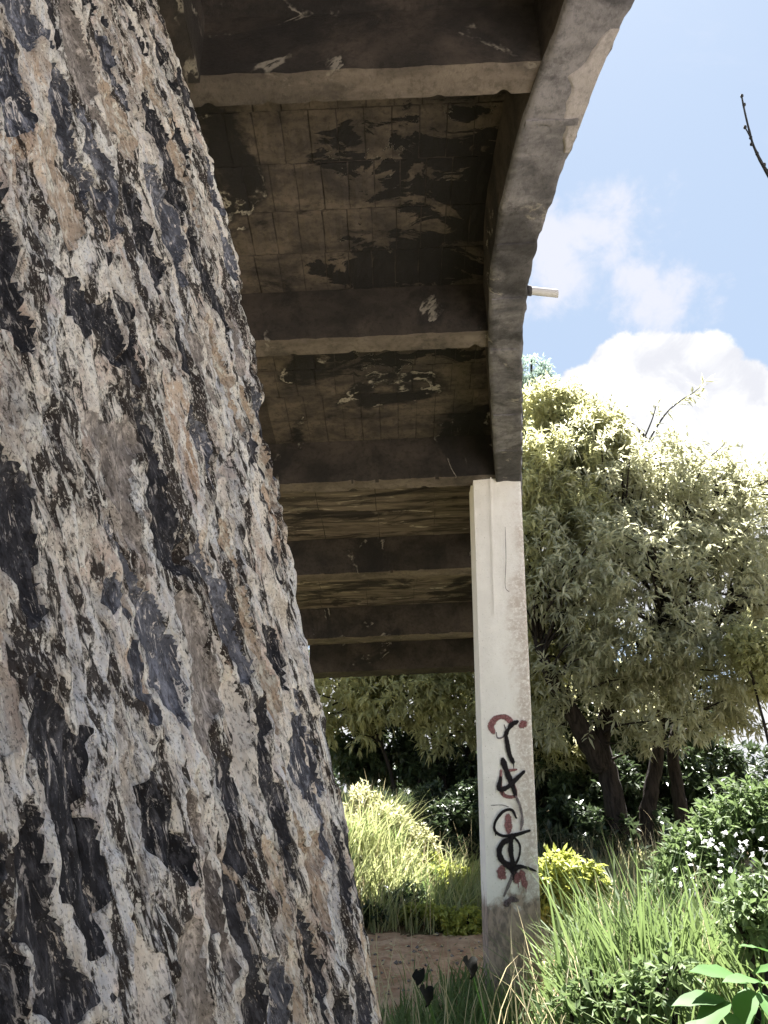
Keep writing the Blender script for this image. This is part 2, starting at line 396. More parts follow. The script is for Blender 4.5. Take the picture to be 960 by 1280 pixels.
# ================================================================= TERRAIN
def hgt(x, y):
    x = np.asarray(x, float); y = np.asarray(y, float)
    sm = lambda v, a, b: np.clip((v-a)/(b-a), 0, 1)**2*(3-2*np.clip((v-a)/(b-a), 0, 1))
    z = .10*sm(y, 2, 7) + .30*sm(y, 9, 13) + .35*sm(y, 13, 40)
    left = sm(-x+.26*(y-9.2), -.25, 1.1)*sm(y, 9.0, 11.3)               # grassy bank left of the path
    z = z + .75*left*(1-sm(y, 30, 60))
    z = z + .35*sm(x, 2.5, 9)*sm(y, 4, 10)
    z = z + .05*fbm(x*.6, y*.6, 3, 4)*sm(np.hypot(x, y-3), .5, 4) + .9*fbm(x*.02, y*.02, 9, 3)*sm(np.hypot(x, y), 40, 200)
    return z
def pathmask(x, y):
    cx = .35 + .16*np.sin(y*.9) - .10*(y-7)
    w = .78 + .12*pn(y*1.3, y*0+2, 4)
    w = w + .5
    n = .22*fbm(x*2.2, y*2.2, 21, 4)
    return (np.abs(x-cx) + n < w) & (y > 5.9+.3*pn(x*3, y*0, 18)) & (y < 9.35+.25*pn(x*2, y*0, 8))
ax = np.concatenate([-np.geomspace(900, 4.2, 34), np.linspace(-4, 5, 130), np.geomspace(5.2, 900, 34)])
ay = np.concatenate([-np.geomspace(900, 3, 26), np.linspace(-2.8, 4.5, 40), np.linspace(4.6, 11, 120), np.linspace(11.3, 20, 34), np.geomspace(20.6, 900, 40)])
X, Y = np.meshgrid(ax, ay, indexing='ij'); Z = hgt(X, Y)
near = (np.abs(X-.4) < 3) & (Y > 4.5) & (Y < 11)
Z = Z + np.where(near, .022*fbm(X*5, Y*5, 31, 4), 0)
V = np.stack([X, Y, Z], -1).reshape(-1, 3); F = grid_faces(len(ax), len(ay))
fc = V[F].mean(1); pm = pathmask(fc[:, 0], fc[:, 1])
v1, f1 = submesh(V, F, ~pm); obj('ground', mesh_np('ground', v1, f1), M['soil'], kind='structure')
V2 = V.copy(); v1, f1 = submesh(V2, F, pm); obj('dirt_path', mesh_np('dirt_path', v1, f1), M['path'], kind='structure')

xa = np.linspace(1.2, 16, 60); ya = np.linspace(-14, 2.6, 66); XA, YA = np.meshgrid(xa, ya, indexing='ij')  # unseen pale ground added behind the camera to bounce light onto the wall
ZA = hgt(XA, YA)+.03+.012*fbm(XA*3, YA*3, 35, 3)
va = np.stack([XA, YA, ZA], -1).reshape(-1, 3); fa = grid_faces(60, 66); ca = va[fa].mean(1)
sel = ((ca[:, 0]-8.5)/7)**2+((ca[:, 1]+5.5)/8)**2+.3*fbm(ca[:, 0]*.6, ca[:, 1]*.6, 36, 3) < 1
v1, f1 = submesh(va, fa, sel); obj('added_bounce_ground', mesh_np('added_bounce_ground', v1, f1), material('pale_bounce_surface', lambda nt: principled(nt, nt.mix(nt.noise(wpos(nt), 20, 6, .7), (.46, .43, .40), (.64, .60, .56)), .95, nt.noise(wpos(nt), 40, 5), .01)), kind='structure')
# ================================================================= MASONRY WALL
zt = np.array([-.3, .95, 1.14, 1.38, 1.66, 1.98, 2.53, 3.05, 3.57, 4.21, 4.65, 4.97, 5.3])
xt = np.array([.22, -.07, -.09, -.135, -.20, -.27, -.36, -.45, -.555, -.71, -.85, -.95, -1.06])
zs = np.linspace(-.3, 5.3, 600); xs = np.convolve(np.pad(np.interp(zs, zt, xt), 20, 'edge'), np.ones(41)/41, 'valid')
xs += np.interp(zs, [-.3, .3, 5, 5.3], [0, 0, 0, 0])
WA = math.radians(15)
us = np.concatenate([np.linspace(-.34, 0, 60)[:-1], np.linspace(0, .45, 85)[:-1], np.linspace(.45, 1.42, 270)[:-1], np.linspace(1.42, 4.6, 60)])
zz = np.concatenate([np.linspace(-.25, .88, 60)[:-1], np.linspace(.88, 4.2, 900)[:-1], np.linspace(4.2, 5.24, 160)])
U, ZZ = np.meshgrid(us, zz, indexing='ij')
US = U - .20*ZZ
wu = U + .050*fbm(U*5, ZZ*3, 41, 3) + .028*fbm(U*16, ZZ*7, 44, 3) ; wz = ZZ + .055*fbm(U*5, ZZ*4, 42, 3) + .025*pn(U*15, ZZ*10, 45)
shear = wu - .20*wz
f1_, f2_, cid = worley(shear/.118, wz/.40, 77, .98)
edge = (f2_-f1_)
rnd = _h(cid, cid*0, 5); rnd2 = _h(cid, cid*0+1, 6)
fray = .15*fbm(US*26, ZZ*5.5, 51, 2, .5) + .03*pn(US*80, ZZ*30, 53)
thr = .04 + .24*rnd2
def blur(A_, sg, ax_):
    k_ = np.arange(-7, 8); w_ = np.exp(-.5*(k_/sg)**2); w_ /= w_.sum(); pad = [(0, 0), (0, 0)]; pad[ax_] = (7, 7); P_ = np.pad(A_, pad, 'edge')
    return sum(w_[q]*(P_[:, q:q+A_.shape[1]] if ax_ else P_[q:q+A_.shape[0]]) for q in range(15))
g_ = np.minimum(edge + fray - thr, (edge-.15)*1.3)
g_ = blur(blur(g_, 2.0, 1), 1.6, 0)
gu = np.gradient(g_, us, axis=0); gz = np.gradient(g_, zz, axis=1); g2_ = gu*gu+gz*gz+1e-6
cu = np.gradient(us)[:, None]; cz = np.gradient(zz)[None, :]
su = -g_*gu/g2_; sz = -g_*gz/g2_
snap = (np.abs(su) < .62*cu) & (np.abs(sz) < .62*cz)
U0_, Z0_ = U, ZZ
isstone = ((g_ > 0) | snap) & (rnd < .95)
inside = np.clip(g_/.20, 0, 1)
crust = .016*fbm(US*8, ZZ*3, 61, 3) + .018*np.abs(fbm(US*24, ZZ*7, 62, 2)) + .0042*fbm(US*60, ZZ*22, 63, 2) + .0016*pn(US*110, ZZ*60, 64)
lump = np.abs(pn(US*42, ZZ*11, 67)); crust = crust - .010*np.clip(.22-lump, 0, 1)/.22
sd_ = (rnd2-.35)*.05                                                     # some stones sit back, some stand proud
sface = -.016 - .014*(rnd > .35) + sd_*.6 + .007*fbm(US*24, ZZ*8, 65, 4)
crust = crust + .013*np.exp(-((g_+.04)/.08)**2)
H = np.where(isstone, crust*(1-inside)+sface*inside, crust)
pit = pn(US*12, ZZ*3.6, 71)*.6 + pn(US*28, ZZ*8, 72)*.6
H = H - .012*np.clip((pn(US*62, ZZ*26, 73)-.30)/.2, 0, 1)
H = H - .075*np.clip((pit-.38)/.26, 0, 1)
H = .85*blur(H, 3.2, 1) + .15*H
H = H*np.interp(U, [-.1, .05], [.7, 1])
ok_ = snap & (rnd < .95) & (U > 0) & (U < 1.4) & (ZZ > .9) & (ZZ < 5)
U = np.where(ok_, U+np.clip(su, -.5*cu, .5*cu), U); ZZ = np.where(ok_, ZZ+np.clip(sz, -.5*cz, .5*cz), ZZ)
xe = np.interp(ZZ, zs, xs)
# far corner: turn round to the back face with a rounded arris
r_c = .05
back = np.clip(-U, 0, None); fr = np.clip(U, 0, None)
bx = xe - fr*math.sin(WA) - back*.985; by = 2.3 - fr*math.cos(WA) + back*.17 + 0.0
nx = np.where(U > .03, math.cos(WA), np.interp(U, [-.03, .03], [.25, math.cos(WA)])); ny = np.where(U > .03, -math.sin(WA), np.interp(U, [-.03, .03], [.95, -math.sin(WA)]))
Vw = np.stack([bx + nx*H, by + ny*H, ZZ + .2*H], -1).reshape(-1, 3); Fw = grid_faces(len(us), len(zz))
nU, nZ = len(us), len(zz)
vis = (U > -.03) & (U < 1.42) & (ZZ > .85)
Gs = np.where(ok_, 0., g_); Gs = np.where(vis & (rnd < .95), Gs, -1.).ravel(); sn = ok_.ravel()
alt = sn[Fw[:, 1]] & sn[Fw[:, 3]] & ~(sn[Fw[:, 0]] & sn[Fw[:, 2]])
Fw = np.where(alt[:, None, None], Fw[:, [[0, 1, 3], [1, 2, 3]]], Fw[:, [[0, 1, 2], [0, 2, 3]]]).reshape(-1, 3)
gt = Gs[Fw]; top_ = np.take_along_axis(Fw, gt.argmax(1)[:, None], 1)[:, 0]
fcell = np.where((gt.min(1) >= 0) & (gt.max(1) > 0), cid.ravel()[top_]+10**7, -1)
wall = thing('stone_wall', 'tall leaning rubble stone wall of dark stones in pale crusty mortar filling the left side', 'wall', (-.4, 1.4, 0))
uq, cnt = np.unique(fcell, return_counts=True)
keep = [(c, i) for i, c in zip(uq, cnt) if i >= 0 and c > 80]; keep.sort(reverse=True); keep = keep[:298]
kept = np.array([i for c, i in keep]); stone_face = np.isin(fcell, kept)
v1, f1 = submesh(Vw, Fw, ~stone_face); part('mortar', mesh_np('mortar', v1, f1), M['crust'], wall)
order = np.argsort(fcell, kind='stable'); sc = fcell[order]
kinds = ['basalt', 'basalt', 'basalt_blue', 'basalt', 'tanstone', 'basalt', 'crust', 'basalt_blue', 'greystone', 'basalt', 'crust', 'palestone']
for c, i in keep:
    a, b = np.searchsorted(sc, i), np.searchsorted(sc, i, 'right')
    v1, f1 = submesh(Vw, Fw, order[a:b])
    k = kinds[int(_h(np.array([i]), np.array([3]), 9)[0]*len(kinds)) % len(kinds)]
    part('stone', mesh_np('stone', v1, f1), M[k], wall)
# core and rear faces so that the wall is a solid pier
mb = MB()
x0, y0, x1, y1 = -2.6, 2.22, -2.6, -2.0
def ring(z):
    e = float(np.interp(z, zs, xs)); s = math.sin(WA)*4.55; return [[e-.30, 2.31, z], [-2.7, 2.33, z], [-2.9, -2.1, z], [e-s, 2.3-4.55*math.cos(WA), z]]
zl = np.linspace(-.25, 5.24, 24); Vr = np.array([ring(z) for z in zl]).reshape(-1, 3)
Fr = [[i*4+j, i*4+(j+1), (i+1)*4+(j+1), (i+1)*4+j] for i in range(23) for j in range(3)]
mb.add(Vr, Fr); part('rear_face', mb.mesh('rear_face'), M['crust'], wall)

# ================================================================= BRIDGE
bridge = thing('concrete_bridge', 'dark stained concrete bridge deck with cross beams seen from below', 'bridge', (0, 4, 5))
SL = .2
def zb(y): return 5.5 - SL*np.asarray(y, float)          # level of the beam bottoms
DEP = .42
inY = np.array([-4, 1.6, 2.41, 2.83, 3.13, 3.56, 3.9, 4.6, 5.31, 6.17, 8, 11.2]); inX = np.array([1.15, 1.0, .975, .86, .806, .772, .757, .81, .905, 1.03, 1.25, 1.62])
ouY = np.array([-4, 1.6, 2.42, 2.69, 3.03, 3.29, 3.57, 3.8, 4.18, 4.62, 5.23, 6.2, 8, 11.2]); ouX = np.array([1.75, 1.42, 1.29, 1.207, 1.154, 1.103, 1.056, 1.033, 1.03, 1.06, 1.145, 1.27, 1.52, 1.95])
def rough_box(mb, xa, xb, ya, yb, z0, z1, nx=30, ny=3, nz=4, amp=.006, seed=0, zf=None):
    """box with worn, slightly uneven faces and broken arrises; x is the long way"""
    def P(a, b, c):
        x = xa+(xb-xa)*a; y = ya+(yb-ya)*b; y = y + 0*x
        base = zf(y) if zf else 0
        z = base + z0+(z1-z0)*c
        e = amp*fbm(x*4+b*7, c*5+seed, seed, 4)
        arr = np.maximum(0, pn(x*9, b*2+c*3+seed, seed+2)-.15)*amp*5*(np.minimum(b, 1-b) < .01)*(c < .01)
        return np.stack([x, y + e*(np.where(b > .5, 1, -1)) - arr*np.where(b > .5, 1, -1), z + e*.8 + arr], -1)
    a = np.linspace(0, 1, nx); b = np.linspace(0, 1, ny); c = np.linspace(0, 1, nz)
    for (g1, g2, fn) in ((a, c, lambda A, B: P(A, A*0, B)), (a, c, lambda A, B: P(A, A*0+1, B)), (a, b, lambda A, B: P(A, B, A*0)), (a, b, lambda A, B: P(A, B, A*0+1)), (b, c, lambda A, B: P(A*0, A, B)), (b, c, lambda A, B: P(A*0+1, A, B))):
        A, B = np.meshgrid(g1, g2, indexing='ij'); mb.add(fn(A, B).reshape(-1, 3), grid_faces(len(g1), len(g2)))
ribs = [-2.72, -.92, .88, 2.68, 4.48, 6.24, 8.0, 9.78]
RW = .155
LX = -2.2
def lx(y): return np.interp(y, [2.5, 4, 6.3, 8.2, 11.2], [-2.2, -1.8, -1.6, -1.25, -1.2])
for i, y in enumerate(ribs):
    mb = MB(); xr = float(np.interp(y, inY, inX))+.04
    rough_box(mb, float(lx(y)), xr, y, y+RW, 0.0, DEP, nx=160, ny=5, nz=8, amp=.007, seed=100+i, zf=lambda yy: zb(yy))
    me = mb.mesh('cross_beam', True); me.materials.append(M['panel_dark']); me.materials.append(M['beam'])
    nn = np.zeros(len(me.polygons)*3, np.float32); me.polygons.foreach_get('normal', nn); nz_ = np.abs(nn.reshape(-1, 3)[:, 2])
    me.polygons.foreach_set('material_index', (nz_ > .7).astype(np.int32))  # upright faces take the painted shade tone, bottoms the paler concrete
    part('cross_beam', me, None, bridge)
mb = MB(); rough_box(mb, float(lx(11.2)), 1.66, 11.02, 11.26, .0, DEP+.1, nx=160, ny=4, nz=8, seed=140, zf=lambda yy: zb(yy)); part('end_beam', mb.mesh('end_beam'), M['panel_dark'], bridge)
# deck slab above everything
def slabgrid(ofs, ys, over):
    A, B = np.meshgrid(np.linspace(0, 1, 14), ys, indexing='ij'); xr = np.interp(B, ouY, ouX)+over
    x = lx(B)+(xr-lx(B))*A; return np.stack([x, B, zb(B)+ofs], -1).reshape(-1, 3), grid_faces(14, len(ys))
ys = np.linspace(-4, 11.26, 60); mb = MB()
v, f = slabgrid(DEP-.0045, ys, -.02); mb.add(v, f[:, ::-1]); v2, f2 = slabgrid(DEP+.24, ys, -.02); mb.add(v2, f2)
n = len(ys)
mb.add(np.vstack([v[-n:], v2[-n:]]), [[k, k+1, n+k+1, n+k] for k in range(n-1)])
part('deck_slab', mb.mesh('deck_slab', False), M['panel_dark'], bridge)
# soffit blocks: hollow blocks laid in rows between the beams, joints left open
def block_mesh(nm, lx, ly, seed, th=.04):
    r = np.random.default_rng(seed); mb = MB(); g = .0032
    n1, n2 = 5, 5
    A, B = np.meshgrid(np.linspace(0, 1, n1), np.linspace(0, 1, n2), indexing='ij')
    zz_ = r.normal(0, .0016, A.shape); ed = (A < .01) | (A > .99) | (B < .01) | (B > .99)
    Vb = np.stack([g+(lx-2*g)*A + ed*r.normal(0, .0016, A.shape), g+(ly-2*g)*B + ed*r.normal(0, .0022, A.shape), zz_ + ed*.003], -1)
    Vf = Vb.reshape(-1, 3); mb.add(Vf, grid_faces(n1, n2)[:, ::-1])
    idx = np.arange(n1*n2).reshape(n1, n2); loop = np.concatenate([idx[0, :], idx[1:, -1], idx[-1, -2::-1], idx[-2:0:-1, 0]])
    top = Vf[loop].copy(); top[:, 2] = th; k = len(loop)
    mb.add(np.vstack([Vf[loop], top]), [[i, (i+1) % k, k+(i+1) % k, k+i] for i in range(k)])
    return mb.mesh(nm, False)
for bi in range(3, 8):
    ya = ribs[bi]+RW+.004; yb = (ribs[bi+1] if bi < 7 else 11.02)-.004
    nr = 5 if bi < 5 else 3; lx = .165 if bi < 5 else .62; ly = (yb-ya)/nr
    nm = 'soffit_block' if bi < 5 else 'soffit_board'
    ms = [block_mesh(nm, lx, ly, 300+bi*10+q) for q in range(6)]
    for r in range(nr):
        y0_ = ya+ly*r; x_l = {3: -.98, 4: -1.0, 5: -1.3, 6: -1.5, 7: -1.7}[bi]
        x_r = float(np.interp(y0_+ly/2, inY, inX))+.06
        x = x_l + random.uniform(-.03, .03)
        while x < x_r:
            me = ms[random.randrange(6)]
            o = part(nm, me, M['slab'] if bi < 5 else M['far'], bridge)
            w = 1.0
            if x+lx > x_r: w = max(.2, (x_r-x)/lx)
            dz = random.uniform(-.0025, .002)
            o.matrix_basis = Matrix.Translation((x, y0_, float(zb(y0_))+DEP-.012+dz)) @ Matrix.Rotation(-math.atan(SL), 4, 'X') @ Matrix.Rotation(random.uniform(-.006, .006), 4, 'Z') @ Matrix.Diagonal((w, 1.019, 1, 1))
            x += lx
# edge beam: curved in plan, rough outer arris, haunch down to the pillar
ny = 420; yy = np.linspace(-4, 11.24, ny)
xi = np.interp(yy, inY, inX); xo = np.interp(yy, ouY, ouX)
sm = np.ones(9)/9; xi = np.convolve(np.pad(xi, 4, 'edge'), sm, 'valid'); xo = np.convolve(np.pad(xo, 4, 'edge'), sm, 'valid')
sec = []
jag = .015*fbm(yy*6, yy*0, 201, 5, .6) + .016*np.maximum(0, pn(yy*14, yy*0+3, 203)) - .03*np.maximum(0, pn(yy*5, yy*0+8, 204)-.25)
for k, (a, c) in enumerate([(0., .52), (0, .30), (0, .12), (0, .03), (.02, 0), (.15, 0), (.3, 0), (.45, 0), (.6, 0), (.75, 0), (.9, 0), (.985, 0), (1, .03), (1, .10), (1, .2), (1.05, .22), (1.12, .26), (1.12, .5), (1.12, .78), (0, .80)]):
    x = xi + (xo-xi)*a + (jag if a > .95 else .008*fbm(yy*5, yy*0+k*.6, 205, 4) if a < .05 else 0)
    z = zb(yy)+c - .035 + .010*fbm(yy*5, yy*0+k*.35, 207, 5, .6)
    if a >= .985 and c <= .04: z = z + .03*np.maximum(0, pn(yy*8, yy*0+9, 209)-.1)
    sec.append(np.stack([x, yy, z], -1))
sec.append(sec[0]); sec = np.array(sec); mb = MB(); mb.add(sec.reshape(-1, 3), grid_faces(sec.shape[0], ny))
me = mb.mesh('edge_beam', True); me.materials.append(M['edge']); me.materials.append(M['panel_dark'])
me.polygons.foreach_set('material_index', np.repeat((np.arange(sec.shape[0]-1) < 3).astype(np.int32), ny-1))  # inner face takes the painted shade tone
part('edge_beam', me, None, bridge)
# formwork ledges / seams standing on the underside of the edge beam
for y in (2.95, 3.72, 4.15, 4.62, 5.35, 5.82):
    a = float(np.interp(y, inY, inX)); b = float(np.interp(y, ouY, ouX)); mb = MB()
    rough_box(mb, a+.015, b-.03, y, y+.035, -.046, -.03, nx=14, ny=3, nz=3, amp=.004, seed=int(y*10), zf=lambda q: zb(q))
    part('formwork_seam', mb.mesh('formwork_seam'), M['edge'], bridge)
# light render patch on the outer arris and broken hollows
mb = MB(); t = np.linspace(0, 1, 26); A, B = np.meshgrid(t, np.linspace(0, 1, 8), indexing='ij')
yy2 = 2.52 + .62*A; xo2 = np.interp(yy2, yy, xo); wd_ = (.02+.11*np.sin(A*2.6+.35)**1.2)*(1+.5*pn(A*7, B*0, 5))
Vp = np.stack([xo2-.006-wd_*B, yy2, zb(yy2)-.041-.004*pn(A*9, B*4, 6)+.010*(B > .95)], -1)
mb.add(Vp.reshape(-1, 3), grid_faces(26, 8)); part('render_patch', mb.mesh('render_patch'), material('pale_render', m_concrete((.26, .24, .25), (.34, .31, .32), 0.)), bridge)
# long inner web of the left side, by the wall top
mb = MB(); A, B = np.meshgrid(np.linspace(0, 1, 40), np.linspace(0, 1, 8), indexing='ij')
yl = -4+6.68*A
for (x_, z0, z1) in ((-.835, -.05, .46),):
    mb.add(np.stack([x_+.008*fbm(yl*3, B*2, 8, 3), yl, zb(yl)+z0+(z1-z0)*B], -1).reshape(-1, 3), grid_faces(40, 8))
    mb.add(np.stack([x_-.15*B, yl, zb(yl)+z0], -1).reshape(-1, 3), grid_faces(40, 8))
    mb.add(np.stack([x_-.15+0*B, yl, zb(yl)+z0+(z1-z0)*B], -1).reshape(-1, 3), grid_faces(40, 8))
    mb.add(np.stack([x_-.15*A, 2.68+0*A, zb(2.68)+z0+(z1-z0)*B], -1).reshape(-1, 3), grid_faces(40, 8))
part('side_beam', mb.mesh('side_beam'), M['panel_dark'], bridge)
# drain spout and a loose rendering shard on the outside
p0 = at(640, 361, 4.2); p1 = at(697, 367, 4.2); mb = MB()
ax_ = (p1-p0)/np.linalg.norm(p1-p0); ln = np.linalg.norm(p1-p0)
th = np.arange(14)/14*2*math.pi; up_ = np.array([0, 0, 1.]); sd2 = np.cross(ax_, up_)
def rg(s_, r): return np.array([p0+ax_*s_+r*(math.cos(t)*up_+math.sin(t)*sd2) for t in th])
rings = [rg(0, .029), rg(ln, .029), rg(ln, .023), rg(0.1, .023)]
mb.add(np.vstack(rings), [[i*14+j, i*14+(j+1) % 14, (i+1)*14+(j+1) % 14, (i+1)*14+j] for i in range(3) for j in range(14)])
part('drain_spout', mb.mesh('drain_spout'), M['pipe'], bridge)
mb = MB(); rings = [rg(ln*.30, .029), rg(ln*.30, .037), rg(ln*.42, .037), rg(ln*.42, .029)]
mb.add(np.vstack(rings), [[i*14+j, i*14+(j+1) % 14, (i+1)*14+(j+1) % 14, (i+1)*14+j] for i in range(3) for j in range(14)])
part('pipe_collar', mb.mesh('pipe_collar'), M['edge'], bridge)
q = at(682, 256, 3.5); mb = MB(); mb.add([q+np.array(v) for v in ((-.05, 0, .05), (.012, .01, .015), (.004, 0, -.028), (-.05, 0, -.02), (-.05, .03, .05), (.012, .03, .015), (.004, .03, -.028), (-.05, .03, -.02))], [[0, 1, 2, 3], [4, 7, 6, 5], [0, 4, 5, 1], [1, 5, 6, 2], [2, 6, 7, 3], [3, 7, 4, 0]])
part('loose_shard', mb.mesh('loose_shard', False), M['edge'], bridge)

# ================================================================= PILLAR
pil = thing('pillar', 'white painted concrete pillar with black and red graffiti, bare grey near the grass', 'pillar', (.85, 6.5, .1))
PY = 6.3
def pillar_x(z):   # left, right edge of the front face
    t = (z-.17)/(4.28-.17); return .62+(.845-.62)*t, 1.015+(1.285-1.015)*t
nzp = 150; zp = np.linspace(-.3, 4.275, nzp); L_, R_ = pillar_x(zp)
prof = []
nf = 26
cham = .14
for s_ in np.linspace(0, 1, nf):
    x = L_+(R_-L_)*s_
    y = PY + np.where(s_ < cham, 0, 0) + 0*x
    y = y + (.012*max(0, (.30-s_)/.30))                      # broad shallow chamfer on the left third
    y = y + .003*fbm(x*9, zp*5, 301, 4)
    if s_ > .97: y = y + .012 + .012*np.maximum(0, pn(zp*11, zp*0+1, 303))
    prof.append(np.stack([x, y, zp], -1))
for s_ in np.linspace(.03, 1, 8): prof.append(np.stack([R_+.006*fbm(zp*8, zp*0+s_, 305, 4), PY+.02+.40*s_+0*zp, zp], -1))
for s_ in np.linspace(0, 1, 4)[1:]: prof.append(np.stack([R_+(L_-R_)*s_, PY+.42+0*zp, zp], -1))
for s_ in np.linspace(0, 1, 8)[1:-1]: prof.append(np.stack([L_+.004*fbm(zp*7, zp*0+s_, 306, 3), PY+.42-.38*s_+0*zp, zp], -1))
prof.append(prof[0]); prof = np.array(prof)
topz = prof[:, -1, :].mean(0)
prof[:, -1, 2] += .02*pn(np.arange(len(prof))*.6, np.zeros(len(prof)), 9)
mb = MB(); mb.add(prof.reshape(-1, 3), grid_faces(prof.shape[0], nzp)[:, ::-1])
capV = np.vstack([prof[:-1, -1, :], [topz]]); kk = len(capV)-1
mb.add(capV, [[i, (i+1) % kk, kk] for i in range(kk)])
part('shaft', mb.mesh('shaft'), M['pillar'], pil)
lay = [0]
def gpx(x, y): return at(580+x/3.2, 860+y/3.2, PY)
def stroke(name, mat, pts, w, taper=(1, 1), sub=8):
    lay[0] += 1
    c = bez([gpx(*p) for p in pts], sub); T = np.gradient(c, axis=0); T[:, 1] = 0; T /= np.linalg.norm(T, axis=1)[:, None]
    Nn = np.stack([T[:, 2], 0*T[:, 0], -T[:, 0]], -1); n_ = len(c); k = np.linspace(0, 1, n_)
    ww = w/3.2*.00715/2*1.15*(taper[0]+(taper[1]-taper[0])*k)*(1.3+.45*pn(k*5, k*0+lay[0]*1.7, 7))*(.75+.25*np.clip(np.minimum(k, 1-k)*8, 0, 1))
    dpt = -.0045-.0007*lay[0]
    def fy(P):  # follow the face
        zq = P[:, 2]; l, r = pillar_x(zq); s_ = (P[:, 0]-l)/(r-l)
        P = P.copy(); P[:, 1] = PY+.012*np.clip((.30-s_)/.30, 0, 1)+dpt; return P
    rows = [fy(c+Nn*(ww*f_)[:, None]) for f_ in (-1, -.5, 0, .5, 1)]
    mb = MB(); mb.add(np.array(rows).reshape(-1, 3), grid_faces(5, n_))
    for e, sgn in ((0, -1), (-1, 1)):                         # round ends
        a = np.linspace(-math.pi/2, math.pi/2, 9)
        fan = np.array([c[e]+ww[e]*(math.cos(q_)*T[e]*sgn+math.sin(q_)*Nn[e]) for q_ in a]); fan = np.vstack([fy(fan), fy(c[e:e+1] if e == 0 else c[-1:])])
        mb.add(fan, [[i, i+1, 9] for i in range(8)])
    me = mb.mesh(name, False); cv = np.repeat([0, .75, 1, .75, 0], n_); cv = np.concatenate([cv, [0]*9+[1.], [0]*9+[1.]]).astype(np.float32)
    at_ = me.attributes.new('cover', 'FLOAT', 'POINT'); at_.data.foreach_set('value', cv)
    part(name, me, mat, pil)
B_, R2, T2 = M['spray_black'], M['spray_red'], M['spray_thin']
stroke('graffiti_stroke', R2, [(118, 178), (108, 152), (128, 122), (162, 116), (188, 138), (182, 158)], 19)
stroke('graffiti_stroke', R2, [(228, 152), (244, 138)], 24)
stroke('graffiti_stroke', R2, [(158, 322), (178, 330), (210, 326)], 9)
stroke('graffiti_stroke', R2, [(148, 330), (146, 400), (165, 432), (204, 430), (196, 380)], 13)
stroke('graffiti_stroke', R2, [(176, 512), (178, 575)], 26)
stroke('graffiti_stroke', R2, [(152, 718), (150, 745), (160, 755)], 28)
stroke('graffiti_stroke', R2, [(212, 745), (206, 772)], 26)
stroke('graffiti_stroke', R2, [(230, 735), (238, 768), (245, 792)], 22)
stroke('graffiti_stroke', T2, [(165, 868), (188, 846), (212, 848)], 18)
stroke('graffiti_stroke', T2, [(128, 178), (134, 200), (156, 196), (166, 170), (160, 148)], 5)
stroke('graffiti_stroke', B_, [(213, 134), (186, 152), (164, 190)], 15, (1, .8))
stroke('graffiti_stroke', B_, [(166, 176), (172, 222), (182, 268), (196, 298)], 14, (.9, 1.2))
stroke('graffiti_stroke', B_, [(154, 286), (164, 318), (180, 360), (196, 400), (206, 432)], 17, (1.2, .8))
stroke('graffiti_stroke', B_, [(146, 360), (140, 402), (168, 400), (204, 368), (240, 334)], 14, (1.1, .9))
stroke('graffiti_stroke', T2, [(206, 432), (222, 470), (232, 520), (226, 568)], 9)
stroke('graffiti_stroke', T2, [(108, 470), (150, 468), (178, 476)], 2.5)
stroke('graffiti_stroke', B_, [(208, 520), (190, 488), (156, 494), (126, 532), (122, 568), (150, 590), (200, 588), (262, 570)], 13, (.6, .8))
stroke('graffiti_stroke', B_, [(196, 600), (156, 618), (140, 652), (152, 690), (196, 722)], 16, (.9, 1.3))
stroke('graffiti_stroke', B_, [(200, 596), (222, 630), (218, 676), (200, 712)], 7)
stroke('graffiti_stroke', B_, [(190, 586), (186, 650), (196, 712), (196, 742)], 15, (.8, 1.5))
stroke('graffiti_stroke', T2, [(196, 742), (176, 790), (158, 832)], 10, (1.2, .7))
stroke('graffiti_stroke', B_, [(196, 722), (232, 714), (288, 732)], 12, (1.3, .5))
for (x_, y0_, y1_) in ((196, 300, 322), (150, 404, 430), (196, 744, 775), (124, 570, 592), (214, 774, 800), (245, 793, 818)):
    stroke('paint_drip', B_ if x_ < 205 else R2, [(x_, y0_-4), (x_+1, (y0_+y1_)/2), (x_+1, y1_)], 4.5, (1.2, .5))
for pts in ([(631, 660), (632, 700), (631, 733), (636, 741)], [(613, 596), (615, 660), (618, 770)]):
    pz = [((x-580)*3.2, (y-860)*3.2) for x, y in pts]
    stroke('hairline_crack' if pts[0][0] > 620 else 'form_seam', T2 if pts[0][0] > 620 else M['pillar'], pz, 2.2 if pts[0][0] > 620 else 4)

# ================================================================= PLANTS
def leaf_mesh(P, A, Nn, L, Wd, droop=.15):
    """lanceolate folded leaves: base P, axis A, up Nn, arrays"""
    A = A/np.linalg.norm(A, axis=1)[:, None]; Sd = np.cross(A, Nn); Sd /= np.linalg.norm(Sd, axis=1)[:, None]+1e-9; Nn = np.cross(Sd, A)
    L = L[:, None]; Wd = Wd[:, None]
    b = P; l = P+A*L*.42+Sd*Wd*.5+Nn*L*.02; r = P+A*L*.42-Sd*Wd*.5+Nn*L*.02; m = P+A*L*.5-Nn*Wd*.18
    t = P+A*L-np.array([0, 0, 1.])*L*droop
    V = np.stack([b, l, t, r, m], 1).reshape(-1, 3); k = np.arange(len(P))[:, None]*5
    F = np.vstack([k+np.array([[0, 4, 2, 1]]), k+np.array([[0, 3, 2, 4]])])
    return V, F
def rdir(n):
    v = rng.normal(size=(n, 3)); return v/np.linalg.norm(v, axis=1)[:, None]
